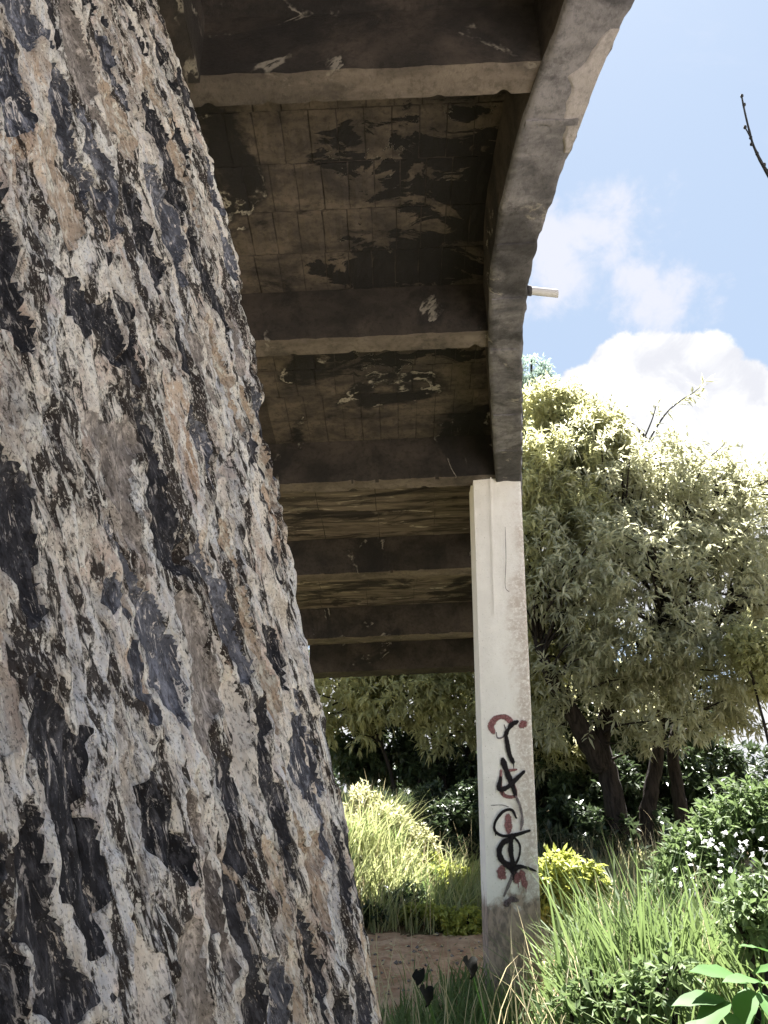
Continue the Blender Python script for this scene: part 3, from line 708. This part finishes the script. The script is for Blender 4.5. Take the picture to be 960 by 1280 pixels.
def sprays(P, D, k, L, Wd, droop=.4, spread=1.0, Lv=.3):
    n = len(P); P = np.repeat(P, k, 0); D = np.repeat(D, k, 0)
    rad = rdir(n*k); A = D*.55 + rad*spread*1.1 - np.array([0, 0, 1.])*droop*rng.uniform(-.6, 1.6, (n*k, 1))
    Nn = np.array([0, 0, 1.]) + .5*rdir(n*k)
    pos = P + D*rng.uniform(-.5, .5, (n*k, 1))*L*1.2
    return leaf_mesh(pos, A, Nn, L*rng.uniform(1-Lv, 1+Lv, n*k), Wd*rng.uniform(.75, 1.25, n*k))
def crown_pts(blobs, n, shell=.55, nseed=0, gap=-.22):
    w = np.array([b[3]*b[4]*b[5] for b in blobs])**(.8); idx = rng.choice(len(blobs), n*2, p=w/w.sum())
    B = np.array(blobs)[idx]; d = rdir(n*2); r = rng.uniform(shell**3, 1, n*2)**(1/3)
    P = B[:, :3] + d*r[:, None]*B[:, 3:]
    keep = pn(P[:, 0]*1.7+P[:, 2]*.8, P[:, 1]*.8+P[:, 2]*1.8, 400+nseed) > gap     # leave gaps
    P, d, = P[keep][:n], d[keep][:n]
    D = d + .25*rdir(len(d)); return P, D/np.linalg.norm(D, axis=1)[:, None]
def tree(name, label, base, trunks, blobs, n, k, L, Wd, mat, cat='tree', group=None, droop=.4, bark='bark', twigs=120, shell=.55, seed=0, crown='crown', gap=-.22):
    t = thing(name, label, cat, tuple(base), group)
    mb = MB()
    ends = []
    for q, (pts, r0, r1) in enumerate(trunks):
        c = bez(pts, 6); c = c + .03*r0/.2*np.stack([pn(np.arange(len(c))*.7, np.zeros(len(c)), seed+q), pn(np.arange(len(c))*.7, np.ones(len(c))*5, seed+q), 0*c[:, 0]], -1)
        mb.tube(c, np.linspace(r0, r1, len(c)), 9, .25, seed+q); ends += [p for p in c[len(c)//3:]]
    ends = np.array(ends)
    P, D = crown_pts(blobs, n, shell, seed, gap)
    for j in rng.choice(len(P), min(twigs, len(P)), replace=False):
        e = ends[np.argmin(np.linalg.norm(ends-P[j], axis=1)+rng.uniform(0, .5, len(ends)))]
        mid = (e+P[j])/2 + rng.normal(0, .10, 3)*np.linalg.norm(P[j]-e)*.5; mid[2] += .05*np.linalg.norm(P[j]-e)
        s_ = .01+.008*np.linalg.norm(P[j]-e)
        mb.tube(bez([e, mid, P[j]], 4), np.linspace(s_*1.6, .006, 9), 4)
    part('trunk', mb.mesh('trunk'), M[bark], t)
    v, f = sprays(P, D, k, L, Wd, droop)
    part(crown, mesh_np(crown, v, f, False), mat, t)
    return t
def ap(px, py, Y): return list(at(px, py, Y))
def blob_at(px, py, Y, rpx, rz=1., ry=1.):
    c = at(px, py, Y); r = rpx/FPX*np.linalg.norm(c-EYE); return (c[0], c[1], c[2], r, r*ry, r*rz)
# big spreading tree right of the pillar
bb = np.array([3.6, 13.2, .7])
big = tree('mango_tree', 'large bushy tree with long glossy leaves and forked dark trunks right of the pillar', bb,
    [([ap(775, 1085, 13), ap(768, 1000, 13), ap(752, 930, 13), ap(762, 870, 13.1), ap(755, 780, 13.3), ap(770, 690, 13.4)], .20, .07),
     ([ap(755, 960, 13), ap(720, 900, 12.8), ap(690, 850, 12.6), ap(668, 790, 12.8)], .20, .06),
     ([ap(800, 1085, 13.2), ap(812, 1000, 13.2), ap(824, 930, 13.2), ap(830, 860, 13.3), ap(850, 760, 13.4), ap(850, 650, 13.5)], .14, .06),
     ([ap(858, 1060, 13.4), ap(848, 990, 13.4), ap(842, 925, 13.4), ap(870, 850, 13.4), ap(905, 760, 13.2)], .13, .05),
     ([ap(765, 880, 13.1), ap(800, 820, 12.9), ap(840, 760, 12.6)], .12, .04)],
    [blob_at(730, 610, 12.6, 85), blob_at(800, 620, 12.8, 86), blob_at(860, 660, 12.6, 88), blob_at(910, 640, 13, 60), blob_at(720, 720, 12.2, 90), blob_at(800, 740, 12, 105), blob_at(880, 750, 12.4, 85),
     blob_at(700, 830, 12.6, 55, .7), blob_at(790, 830, 12.0, 75, .6), blob_at(870, 845, 12.2, 80, .7), blob_at(930, 870, 12.6, 42, .7), blob_at(770, 585, 13.5, 56), blob_at(845, 580, 13.2, 38), blob_at(905, 595, 13.2, 36), blob_at(950, 680, 12.8, 62), blob_at(955, 610, 13, 45), blob_at(960, 800, 12.8, 60), blob_at(820, 885, 12.4, 55, .6), blob_at(740, 890, 12.6, 50, .7), blob_at(890, 890, 12.5, 42, .6), blob_at(690, 900, 13.2, 35, 1), blob_at(795, 925, 12.3, 26, .8), blob_at(985, 740, 12.8, 60), blob_at(935, 590, 13.4, 26), blob_at(700, 500, 13.6, 30), blob_at(745, 535, 13.2, 40), blob_at(850, 900, 11.9, 40, .7), blob_at(930, 900, 12.6, 34, .5)],
    7600, 7, .165, .048, M['leaf_big'], seed=1, twigs=520, droop=.25, gap=-.06, shell=.35)
# airy leading sprays of the same tree against the cloud, each leaf its own piece
def leafy_shoot(parent, pts, n, L, Wd, mat):
    c = bez([at(*p) for p in pts], 6); mb = MB(); mb.tube(c, np.linspace(.02, .006, len(c)), 5); part('shoot', mb.mesh('shoot'), M['twig'], parent)
    for i in range(n):
        k = rng.uniform(.25, 1)*(len(c)-1); p = c[int(k)]; T = c[min(int(k)+1, len(c)-1)]-c[max(int(k)-1, 0)]; T /= np.linalg.norm(T)
        A = T*.6+rdir(1)[0]*.9+np.array([0, 0, -.25])
        v, f = leaf_mesh(np.array([p]), np.array([A]), np.array([[0, -.3, 1.]]), np.array([L*rng.uniform(.8, 1.3)]), np.array([Wd]), .12)
        part('leaf', mesh_np('leaf', v, f, False), mat, parent)
leafy_shoot(big, [(800, 570, 12.8), (830, 520, 12.8), (852, 500, 12.8), (868, 490, 12.8), (884, 474, 12.8)], 44, .25, .055, M['leaf_big'])
leafy_shoot(big, [(800, 560, 12.8), (815, 525, 12.8), (822, 500, 12.8)], 16, .27, .06, M['leaf_big'])
leafy_shoot(big, [(860, 590, 12.6), (895, 565, 12.6), (912, 548, 12.6)], 18, .27, .06, M['leaf_big'])
leafy_shoot(big, [(900, 620, 12.6), (935, 590, 12.6), (955, 572, 12.6)], 20, .27, .06, M['leaf_big'])
leafy_shoot(big, [(900, 690, 12.6), (935, 650, 12.6), (962, 640, 12.6)], 20, .27, .06, M['leaf_big'])
leafy_shoot(big, [(720, 570, 12.6), (742, 535, 12.6), (752, 518, 12.6)], 14, .24, .055, M['leaf_big'])
# yellow-green tree behind the pillar
tree('yellow_green_tree', 'sunlit yellow green tree directly behind the pillar, left of the big glossy tree', (2.4, 15.6, .8),
    [([ap(668, 1040, 15.6), ap(680, 940, 15.6), ap(672, 840, 15.6), ap(665, 700, 15.6), ap(680, 600, 15.6)], .18, .05), ([ap(676, 900, 15.6), ap(640, 820, 15.4), ap(620, 760, 15.5)], .1, .04)],
    [blob_at(672, 530, 13.4, 48), blob_at(690, 600, 12.4, 62), blob_at(665, 690, 12.6, 66), blob_at(735, 560, 13.0, 50), blob_at(720, 650, 12.0, 40), blob_at(620, 760, 15.5, 60), blob_at(680, 790, 13.4, 60), blob_at(655, 870, 14.4, 55), blob_at(690, 930, 14.8, 45), blob_at(700, 520, 13.3, 32)],
    7000, 7, .17, .048, M['leaf_yellow'], seed=5, twigs=120)
# feathery pale tree far behind
tree('feathery_tree', 'pale blue green feathery tree top peeping over beside the concrete beam', (6, 25, 1),
    [([ap(672, 1000, 25), ap(668, 700, 25), ap(664, 450, 25)], .3, .04)], [blob_at(662, 468, 25, 24), blob_at(668, 500, 25, 38), blob_at(665, 560, 25, 50)], 900, 10, .22, .05, M['leaf_pale'], seed=6, twigs=40, droop=.0)
# spreading tree seen under the deck
tree('spreading_tree', 'spreading tree under the deck with yellow lit top leaves and slim stems', (.9, 16.2, .9),
    [([ap(560, 1060, 16), ap(556, 1000, 16), ap(545, 930, 16), ap(520, 870, 16), ap(500, 780, 16)], .10, .05), ([ap(575, 1060, 16), ap(582, 990, 16), ap(590, 900, 16), ap(600, 800, 16)], .09, .05),
     ([ap(500, 1030, 16), ap(494, 990, 16), ap(480, 940, 16), ap(450, 870, 16)], .05, .03), ([ap(520, 1030, 16), ap(524, 980, 16), ap(530, 930, 16)], .045, .03)],
    [blob_at(430, 870, 16, 60, .7), blob_at(500, 865, 15.6, 70, .6), blob_at(570, 870, 15.6, 60, .7), blob_at(470, 800, 16.2, 90), blob_at(560, 800, 16.2, 90), blob_at(520, 720, 16.4, 110), blob_at(440, 915, 16, 32, .8), blob_at(560, 920, 15.4, 38, .6)],
    5600, 7, .19, .062, M['leaf_yellow'], seed=8, twigs=160)
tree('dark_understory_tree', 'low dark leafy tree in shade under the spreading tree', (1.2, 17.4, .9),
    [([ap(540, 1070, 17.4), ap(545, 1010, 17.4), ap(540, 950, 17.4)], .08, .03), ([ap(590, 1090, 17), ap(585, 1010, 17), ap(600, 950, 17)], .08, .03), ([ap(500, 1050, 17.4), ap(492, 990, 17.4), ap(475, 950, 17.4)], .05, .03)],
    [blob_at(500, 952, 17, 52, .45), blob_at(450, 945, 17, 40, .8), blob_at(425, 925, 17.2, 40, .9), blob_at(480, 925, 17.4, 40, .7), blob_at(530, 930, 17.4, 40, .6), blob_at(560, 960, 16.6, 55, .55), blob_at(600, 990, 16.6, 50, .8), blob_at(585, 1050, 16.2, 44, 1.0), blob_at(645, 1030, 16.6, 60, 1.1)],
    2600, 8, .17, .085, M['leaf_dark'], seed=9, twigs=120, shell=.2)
def shrub(name, label, px, py, Y, blobs, n, k, L, Wd, mat, cat='bush', seed=0, group=None, shell=.3, droop=.15):
    b = at(px, py, Y); b[2] = float(hgt(b[0], b[1]))
    st = [([list(b), list((b+at(*q_[:3]))/2+np.array([0, 0, -.05])), ap(*q_[:3])], .035, .012) for q_ in blobs]
    return tree(name, label, b, st, [blob_at(*q_) for q_ in blobs], n, k, L, Wd, mat, cat, group, droop, twigs=30, seed=seed, shell=shell, crown='foliage')
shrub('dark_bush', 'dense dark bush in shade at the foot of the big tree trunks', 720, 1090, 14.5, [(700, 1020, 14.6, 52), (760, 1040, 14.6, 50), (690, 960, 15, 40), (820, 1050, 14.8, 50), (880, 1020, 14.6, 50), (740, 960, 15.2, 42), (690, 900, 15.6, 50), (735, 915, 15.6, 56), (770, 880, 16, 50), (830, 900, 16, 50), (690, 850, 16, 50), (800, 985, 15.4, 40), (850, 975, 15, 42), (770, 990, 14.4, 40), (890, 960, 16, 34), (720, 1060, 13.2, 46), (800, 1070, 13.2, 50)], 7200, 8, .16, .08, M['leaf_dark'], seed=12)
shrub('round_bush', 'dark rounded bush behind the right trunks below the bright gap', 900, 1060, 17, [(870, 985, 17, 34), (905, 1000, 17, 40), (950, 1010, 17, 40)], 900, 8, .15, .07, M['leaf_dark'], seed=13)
shrub('light_green_tree', 'light green leafy treetop at the right edge below the big tree', 990, 1040, 11, [(950, 805, 11, 36), (985, 830, 11, 50), (932, 812, 11, 22)], 900, 7, .10, .04, M['leaf_yellow'], 'tree', seed=14)
fl = shrub('flowering_shrub', 'leafy shrub with white flowers at the right edge behind the tall grass', 920, 1190, 8, [(920, 1060, 8, 48), (875, 1085, 8, 40), (960, 1040, 8, 55), (900, 1120, 7.8, 50), (965, 1110, 7.8, 50), (850, 1115, 7.8, 34)], 1700, 7, .11, .042, M['leaf_weed'], seed=15)
P = np.array([at(840+120*rng.uniform(0, 1)**.8, 1035+90*rng.uniform(0, 1), 7.45+.3*rng.uniform(-1, 1)) for q_ in range(95)]); D = rdir(95)*.5+np.array([-.2, -.8, .3])
for q_ in range(len(P)):
    v, f = sprays(P[q_:q_+1], D[q_:q_+1], 6, .029, .026, 0, 1.0); part('flower', mesh_np('flower', v, f, False), M['petal'], fl)
shrub('yellow_bush', 'small bright yellow green bush just right of the pillar', 705, 1150, 8.4, [(700, 1096, 8.4, 24), (728, 1088, 8.4, 17), (688, 1115, 8.4, 24), (740, 1105, 8.4, 16), (715, 1125, 8.4, 28)], 700, 7, .09, .045, M['leaf_lime'], seed=16)
shrub('lime_shrub', 'lime green weedy shrub beside the path left of the pillar', 560, 1165, 11.4, [(560, 1120, 11.4, 30), (590, 1130, 11.2, 34), (530, 1095, 11.6, 26), (610, 1150, 10.8, 22)], 800, 7, .10, .045, M['leaf_lime'], seed=17)
shrub('hollow_shade_clump', 'dark leaf clump put in for the shaded hollow on the bank just beside the stone wall', 480, 1160, 9.6, [(460, 1140, 9.6, 20, .6), (485, 1130, 9.9, 20, .5), (510, 1118, 10.2, 16, .5), (445, 1120, 9.9, 18, .6)], 300, 7, .09, .05, M['leaf_dark'], 'weeds', seed=18)  # dark leaves stand in for the shade of a hollow
shrub('yellow_weed_patch', 'low yellow green weeds between the path and the pillar', 560, 1175, 9.6, [(520, 1150, 9.6, 16), (550, 1155, 9.4, 18), (585, 1160, 9.3, 20), (605, 1140, 9.8, 20)], 700, 7, .06, .035, M['leaf_lime'], 'weeds', seed=19)
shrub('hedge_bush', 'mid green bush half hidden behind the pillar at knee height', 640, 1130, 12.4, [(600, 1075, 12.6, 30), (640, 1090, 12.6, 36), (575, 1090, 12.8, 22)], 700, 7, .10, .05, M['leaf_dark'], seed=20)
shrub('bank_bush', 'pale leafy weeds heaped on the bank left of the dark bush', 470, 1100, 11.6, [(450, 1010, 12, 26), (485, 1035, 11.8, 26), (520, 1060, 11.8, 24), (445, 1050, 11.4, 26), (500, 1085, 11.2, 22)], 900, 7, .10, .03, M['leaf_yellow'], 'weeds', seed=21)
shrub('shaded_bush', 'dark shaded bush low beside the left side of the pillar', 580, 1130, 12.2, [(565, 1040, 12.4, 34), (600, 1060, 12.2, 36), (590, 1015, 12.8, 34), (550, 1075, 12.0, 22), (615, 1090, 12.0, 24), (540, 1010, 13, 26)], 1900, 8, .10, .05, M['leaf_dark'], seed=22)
shrub('broad_weed', 'light leafy weed among the grass just right of the pillar foot', 720, 1300, 4.7, [(735, 1240, 4.7, 20), (760, 1260, 4.6, 20), (715, 1268, 4.6, 18)], 60, 6, .085, .034, M['leaf_weed'], 'weeds', seed=41)
shrub('broad_weed', 'light leafy weed in the grass left of the broad leaved corner plant', 820, 1320, 4.4, [(815, 1240, 4.4, 24), (845, 1215, 4.5, 22), (790, 1258, 4.3, 20)], 80, 6, .085, .034, M['leaf_weed'], 'weeds', seed=42)
shrub('broad_weed', 'light leafy weed at the right edge above the broad leaved corner plant', 940, 1300, 4.6, [(935, 1150, 4.6, 28), (955, 1125, 4.7, 24)], 110, 6, .08, .032, M['leaf_weed'], 'weeds', seed=43)
n_ = 420; x_ = rng.uniform(-.9, 1.5, n_); y_ = rng.uniform(6.0, 9.3, n_); P = np.stack([x_, y_, hgt(x_, y_)+.02], 1)
v, f = leaf_mesh(P, rdir(n_)*[1, 1, .25], np.tile([0, 0, 1.], (n_, 1))+.5*rdir(n_), rng.uniform(.03, .09, n_), rng.uniform(.015, .035, n_), .02)
obj('leaf_litter', mesh_np('leaf_litter', v, f, False), M['grass_straw'], kind='stuff', label='dry fallen leaves scattered over the dirt path', category='leaf litter')
mb = MB()
for q_ in range(160):
    x_ = rng.uniform(-.8, 1.4); y_ = rng.uniform(6.0, 9.3); r_ = rng.uniform(.008, .03); c_ = np.array([x_, y_, float(hgt(x_, y_))+r_*.4])
    o_ = [np.array(d_)*r_*rng.uniform(.6, 1.2) for d_ in ((1, 0, 0), (0, 1, 0), (-1, 0, 0), (0, -1, 0), (0, 0, .7), (0, 0, -.7))]
    mb.add([c_+d_ for d_ in o_], [[0, 1, 4], [1, 2, 4], [2, 3, 4], [3, 0, 4], [1, 0, 5], [2, 1, 5], [3, 2, 5], [0, 3, 5]])
obj('pebbles', mb.mesh('pebbles', False), M['greystone'], kind='stuff', label='small grey pebbles strewn along the dirt path', category='pebbles')
# distant woodland closing the horizon
P, D = crown_pts([(x_, 60+12*math.sin(x_*.3), 2.0, 5, 4, 2.6+1.0*math.sin(x_*1.7)) for x_ in np.linspace(-60, 70, 30)], 7000, .4)
v, f = sprays(P, D, 5, .7, .4, .1); obj('distant_woodland', mesh_np('distant_woodland', v, f, False), M['leaf_dark'], kind='stuff', label='dark line of far woodland beyond the trees', category='woodland')

# ---------------------------------------------------------------- grass
def blades(P, H, lean, Wd, seg=4, curl=.6):
    n = len(P); a = rng.uniform(0, 2*math.pi, n); Dh = np.stack([np.cos(a), np.sin(a), 0*a], 1) + lean
    Sd = np.cross(Dh, [0, 0, 1.]); Sd /= np.linalg.norm(Sd, axis=1)[:, None]+1e-9
    # turn the flat of the blade at random
    tw = rng.uniform(-1, 1, n)[:, None]; Sd = Sd + tw*Dh*.6; Sd /= np.linalg.norm(Sd, axis=1)[:, None]
    c = (curl*rng.uniform(.25, 1.3, n))[:, None]; H = H[:, None]; V = []
    for k in range(seg+1):
        t = k/seg
        ctr = P + np.array([0, 0, 1.])*H*(t-.42*c*t**2.4) + Dh*H*(.18*t+.55*c*t*t)
        w = Wd[:, None]*(1-t**1.6)*.5*(1 if k else .7)
        V += [ctr-Sd*w, ctr+Sd*w]
    V = np.stack(V, 1).reshape(-1, 3); b = np.arange(n)[:, None]*(2*seg+2)
    F = np.vstack([b+np.array([[2*k, 2*k+1, 2*k+3, 2*k+2]]) for k in range(seg)]); return V, F
def scatter(n, x0, x1, y0, y1, excl=True, dens=None):
    x = rng.uniform(x0, x1, n); y = rng.uniform(y0, y1, n)
    k = np.ones(n, bool)
    if excl: k &= ~pathmask(x, y)
    if dens is not None: k &= dens(x, y) > rng.uniform(0, 1, n)
    x, y = x[k], y[k]; return np.stack([x, y, hgt(x, y)-.02], 1)
def grass(name, label, P, h, w, mat, lean=(0, 0, 0), curl=.6, seg=4, cat='grass'):
    H = h*rng.uniform(.45, 1.15, len(P)); v, f = blades(P, H, np.array(lean, float), w*rng.uniform(.6, 1.3, len(P)), seg, curl)
    return obj(name, mesh_np(name, v, f, False), mat, kind='stuff', label=label, category=cat)
def tuft_scatter(tufts):
    P = []
    for (x, y, r, n) in tufts:
        q = rng.normal(0, r, (n, 2)); P.append(np.stack([x+q[:, 0], y+q[:, 1], hgt(x+q[:, 0], y+q[:, 1])-.02], 1))
    return np.vstack(P)
def clump(label, px, Y, r, n, h, w, mat='grass', curl=.6, lean=(0, 0, 0)):
    c = at(px, 1150, Y); b = (c[0], Y, float(hgt(c[0], Y))); P = tuft_scatter([(c[0], Y, r, n)])
    H = h*rng.uniform(.5, 1.15, n); v, f = blades(P, H, np.array(lean, float), w*rng.uniform(.6, 1.2, n), 6, curl)
    t = thing('grass_clump', label, 'grass', b, 'tall clumps of grass right of the pillar'); part('blades', mesh_np('blades', v, f, False), M[mat], t, kind='stuff')
clump('tallest upright grass clump rising before the tree trunks', 800, 5.4, .22, 300, 1.15, .03, curl=.45)
clump('arching grass clump leaning over the foot of the pillar', 730, 5.4, .13, 140, .8, .026, curl=.8, lean=(-.12, 0, 0))
clump('broad grass clump at the right edge below the white flowers', 925, 5.0, .26, 300, .98, .032, curl=.7)
clump('mid height grass clump between the pillar and the tallest clump', 765, 5.8, .2, 220, .85, .03, curl=.65)
clump('drooping grass clump just right of the tallest clump', 870, 5.6, .22, 240, .98, .03, curl=.75, lean=(.1, 0, 0))
grass('tall_grass', 'tall mixed green grass covering the ground right of the pillar', scatter(4600, 1.0, 5.2, 4.0, 8.6, True, lambda x, y: (x > .185*y+.05*pn(x*3, y*3, 5))*1.), .72, .03, M['grass'], curl=.8)
grass('undergrowth_grass', 'short green grass at the foot of the pillar and path edge', scatter(20000, -.6, 2.6, 3.4, 7.2, False, lambda x, y: np.clip(.9+(x-.2)*1.3-(y-5.6)*.9, 0.03, 1)*np.where((x > .085*y) & (x < .19*y) & (y > 4.6), .3, 1)), .32, .019, M['grass'], curl=.9)
grass('pale_bank_grass', 'sunlit pale feathery grass on the bank left of the path', scatter(9000, -2.4, 1.6, 9.4, 14.5, True, lambda x, y: np.clip(.55+1.3*fbm(x*1.6, y*1.6, 91, 3), .05, 1)), .66, .022, M['grass_dry'], lean=(.75, -.3, .1), curl=.85)
grass('green_bank_grass', 'greener grass mixed through the sunlit bank', scatter(7000, -2.4, 2.2, 9.5, 15, True, lambda x, y: (fbm(x*1.5, y*1.5, 88, 3) > -.05)*1.), .5, .026, M['grass'], lean=(.35, -.2, .1), curl=.9)
grass('verge_grass', 'short yellow green grass beyond the path behind the pillar', scatter(10000, -.6, 4.5, 9.2, 13.5), .34, .02, M['grass_dry'], lean=(.3, 0, 0), curl=.9)
grass('straw_grass', 'dry straw coloured stems scattered in the grass', scatter(2600, -1.5, 4.5, 4.6, 13), .85, .009, M['grass_straw'], curl=.5)
grass('far_grass', 'rough green grass under the trees', scatter(14000, -6, 12, 13, 24), .5, .03, M['grass'], curl=.7, seg=3)

# ---------------------------------------------------------------- broad leaved plant, bottom right
def ovate(L, Wd, seed, heart=False, n=9):
    r = np.random.default_rng(seed); t = np.linspace(0, 1, n)
    w = (np.sin(math.pi*np.clip(t, 0, 1)**.72)**.85*Wd*.5) if not heart else Wd*.5*np.array([.55, .9, 1, .97, .86, .7, .5, .26, 0])
    back = 0 if not heart else .16
    rows = []
    for s_ in (-1, -.5, 0, .5, 1):
        x = s_*w; y = L*t - (back*L*(abs(s_) > .4)*np.exp(-t*9)); z = -.18*L*t*t + .10*np.abs(s_)*w + .012*L*np.sin(t*17+s_*2)*(abs(s_) > .9)
        rows.append(np.stack([x, y, z], -1))
    return mesh_np('leaf', np.array(rows).reshape(-1, 3), grid_faces(5, n), True)
pl = thing('broad_leaved_plant', 'bright green broad leaved plant in the bottom right corner', 'plant', (1.25, 3.1, 0))
ms = [ovate(.20, .072, 3+q) for q in range(4)]
mbs = MB()
def place_leaf(parent, me, mat, base, tip, roll=0., pinv=True):
    base = Vector(base); d = Vector(tip)-base; L = d.length; yv = d.normalized(); zv = Vector((roll, -.35, 1)); xv = yv.cross(zv).normalized(); zv = xv.cross(yv)
    m_ = Matrix((xv, yv, zv)).transposed().to_4x4(); m_ = Matrix.Translation(base) @ m_ @ Matrix.Scale(L/.20, 4)
    o = part('leaf', me, mat, parent); o.matrix_basis = m_; return o
stems = [[(930, 1420, 3.1), (925, 1290, 3.1), (935, 1215, 3.1)], [(960, 1400, 3.0), (955, 1290, 3.0), (950, 1225, 3.0)], [(880, 1400, 3.0), (885, 1300, 3.0), (905, 1250, 3.0)], [(990, 1400, 3.2), (975, 1250, 3.2), (965, 1190, 3.2)]]
for s_ in stems:
    c = bez([at(*p) for p in s_], 6); c = np.vstack([[c[0][0], c[0][1], 0], c]); mbs.tube(c, np.linspace(.007, .003, len(c)), 6)
part('stem', mbs.mesh('stem'), M['leaf_plant'], pl)
for i, (a, b, Y, Y2) in enumerate([((935, 1228), (868, 1196), 3.1, 2.95), ((940, 1216), (975, 1200), 3.1, 3.0), ((905, 1248), (842, 1242), 3.0, 2.9), ((906, 1250), (870, 1280), 3.0, 2.8), ((935, 1235), (925, 1282), 3.1, 2.9), ((950, 1228), (1000, 1232), 3.0, 2.9), ((948, 1226), (905, 1215), 3.0, 2.9), ((950, 1240), (985, 1285), 3.0, 2.8), ((965, 1192), (925, 1170), 3.2, 3.1), ((966, 1195), (1010, 1180), 3.2, 3.1), ((905, 1262), (935, 1300), 3.0, 2.85), ((890, 1275), (840, 1300), 3.0, 2.85)]):
    place_leaf(pl, ms[i % 4], M['leaf_plant'], at(*a, Y), at(*b, Y2), rng.uniform(-.4, .4))
# dark heart shaped leaves on thin stems in the shade by the path
hms = []
for q in range(3):
    hm = ovate(.20, .19+.03*q, 50+q, True); rr = np.random.default_rng(60+q)
    for vv in hm.vertices:
        a_ = abs(vv.co.x); vv.co.x += rr.normal(0, .007)+.02*math.sin(vv.co.y*30+q); vv.co.y += rr.normal(0, .006)*(a_ > .02); vv.co.z += .55*a_*(1 if q != 1 else -.4)+rr.normal(0, .004)
    hms.append(hm)
for lab, px, py, dx, sz, in (('dark heart shaped leaf on a thin stem nearest the pillar, topmost of three', 586, 1206, 4, 22), ('dark heart shaped leaf on a thin stem over the dirt path, middle height', 524, 1219, -3, 17), ('dark heart shaped leaf on a thin stem, lowest of three above the grass', 532, 1242, 2, 21)):
    v_ = thing('heart_leaf_vine', lab, 'plant', tuple(at(px, py, 3.2)*np.array([1, 1, 0])), 'dark heart leaved seedlings by the path')
    b = at(px, py-6, 3.2); tip = at(px+dx, py-6+sz, 3.16); g = np.array([b[0]+.13, 3.35, 0.0]); mb = MB(); mb.tube(bez([g, [b[0]+.09, 3.33, b[2]*.55], b], 8), np.linspace(.0045, .0025, 17), 5)
    part('stem', mb.mesh('stem'), M['leaf_plant'], v_)
    hi = int(py) % 3; o = place_leaf(v_, hms[hi], M['leaf_heart'], b, tip, .3)
    # face the camera side
    d = (Vector(tip)-Vector(b)); yv = d.normalized(); zv = Vector(((.5, -.75, .35)[hi], -1, (.3, .7, .1)[hi])); xv = yv.cross(zv).normalized(); zv = xv.cross(yv)
    o.matrix_basis = Matrix.Translation(b) @ Matrix((xv, yv, zv)).transposed().to_4x4() @ Matrix.Scale(d.length/.20, 4)
# bare twig of a sapling standing just outside the right edge
tw = thing('bare_sapling', 'bare knobbly twig reaching in against the sky at upper right', 'tree', (2.6, 3, 0))
mb = MB()
c = bez([(2.75, 3.1, 0), (2.72, 3.05, 2), (2.5, 3, 3.6), at(985, 250, 3), at(958, 214, 3), at(943, 185, 3), at(937, 165, 3), at(931, 140, 3), at(927, 120, 3)], 7)
r = np.interp(np.linspace(0, 1, len(c)), [0, .55, .65, 1], [.02, .0075, .0055, .0042])*(1+.35*np.abs(pn(np.arange(len(c))*.8, np.zeros(len(c)), 2)))
mb.tube(c, r, 7); part('stem', mb.mesh('stem'), M['twig'], tw)
mb = MB(); mb.tube(bez([at(938, 172, 3), at(934, 164, 3), at(931, 159, 3)], 4), [.0035]*9, 5); part('side_shoot', mb.mesh('side_shoot'), M['twig'], tw)
for (x_, y_) in ((927, 120), (930, 131), (938, 172), (939, 180), (931, 159), (946, 192), (955, 206), (959, 214)):
    mb = MB(); q = at(x_, y_, 3); mb.tube([q-np.array([0, 0, .014]), q-np.array([0, 0, .006]), q+np.array([.003, 0, .006]), q+np.array([0, 0, .014])], [.002, .0085, .008, .002], 6)
    part('bud', mb.mesh('bud'), M['twig'], tw)
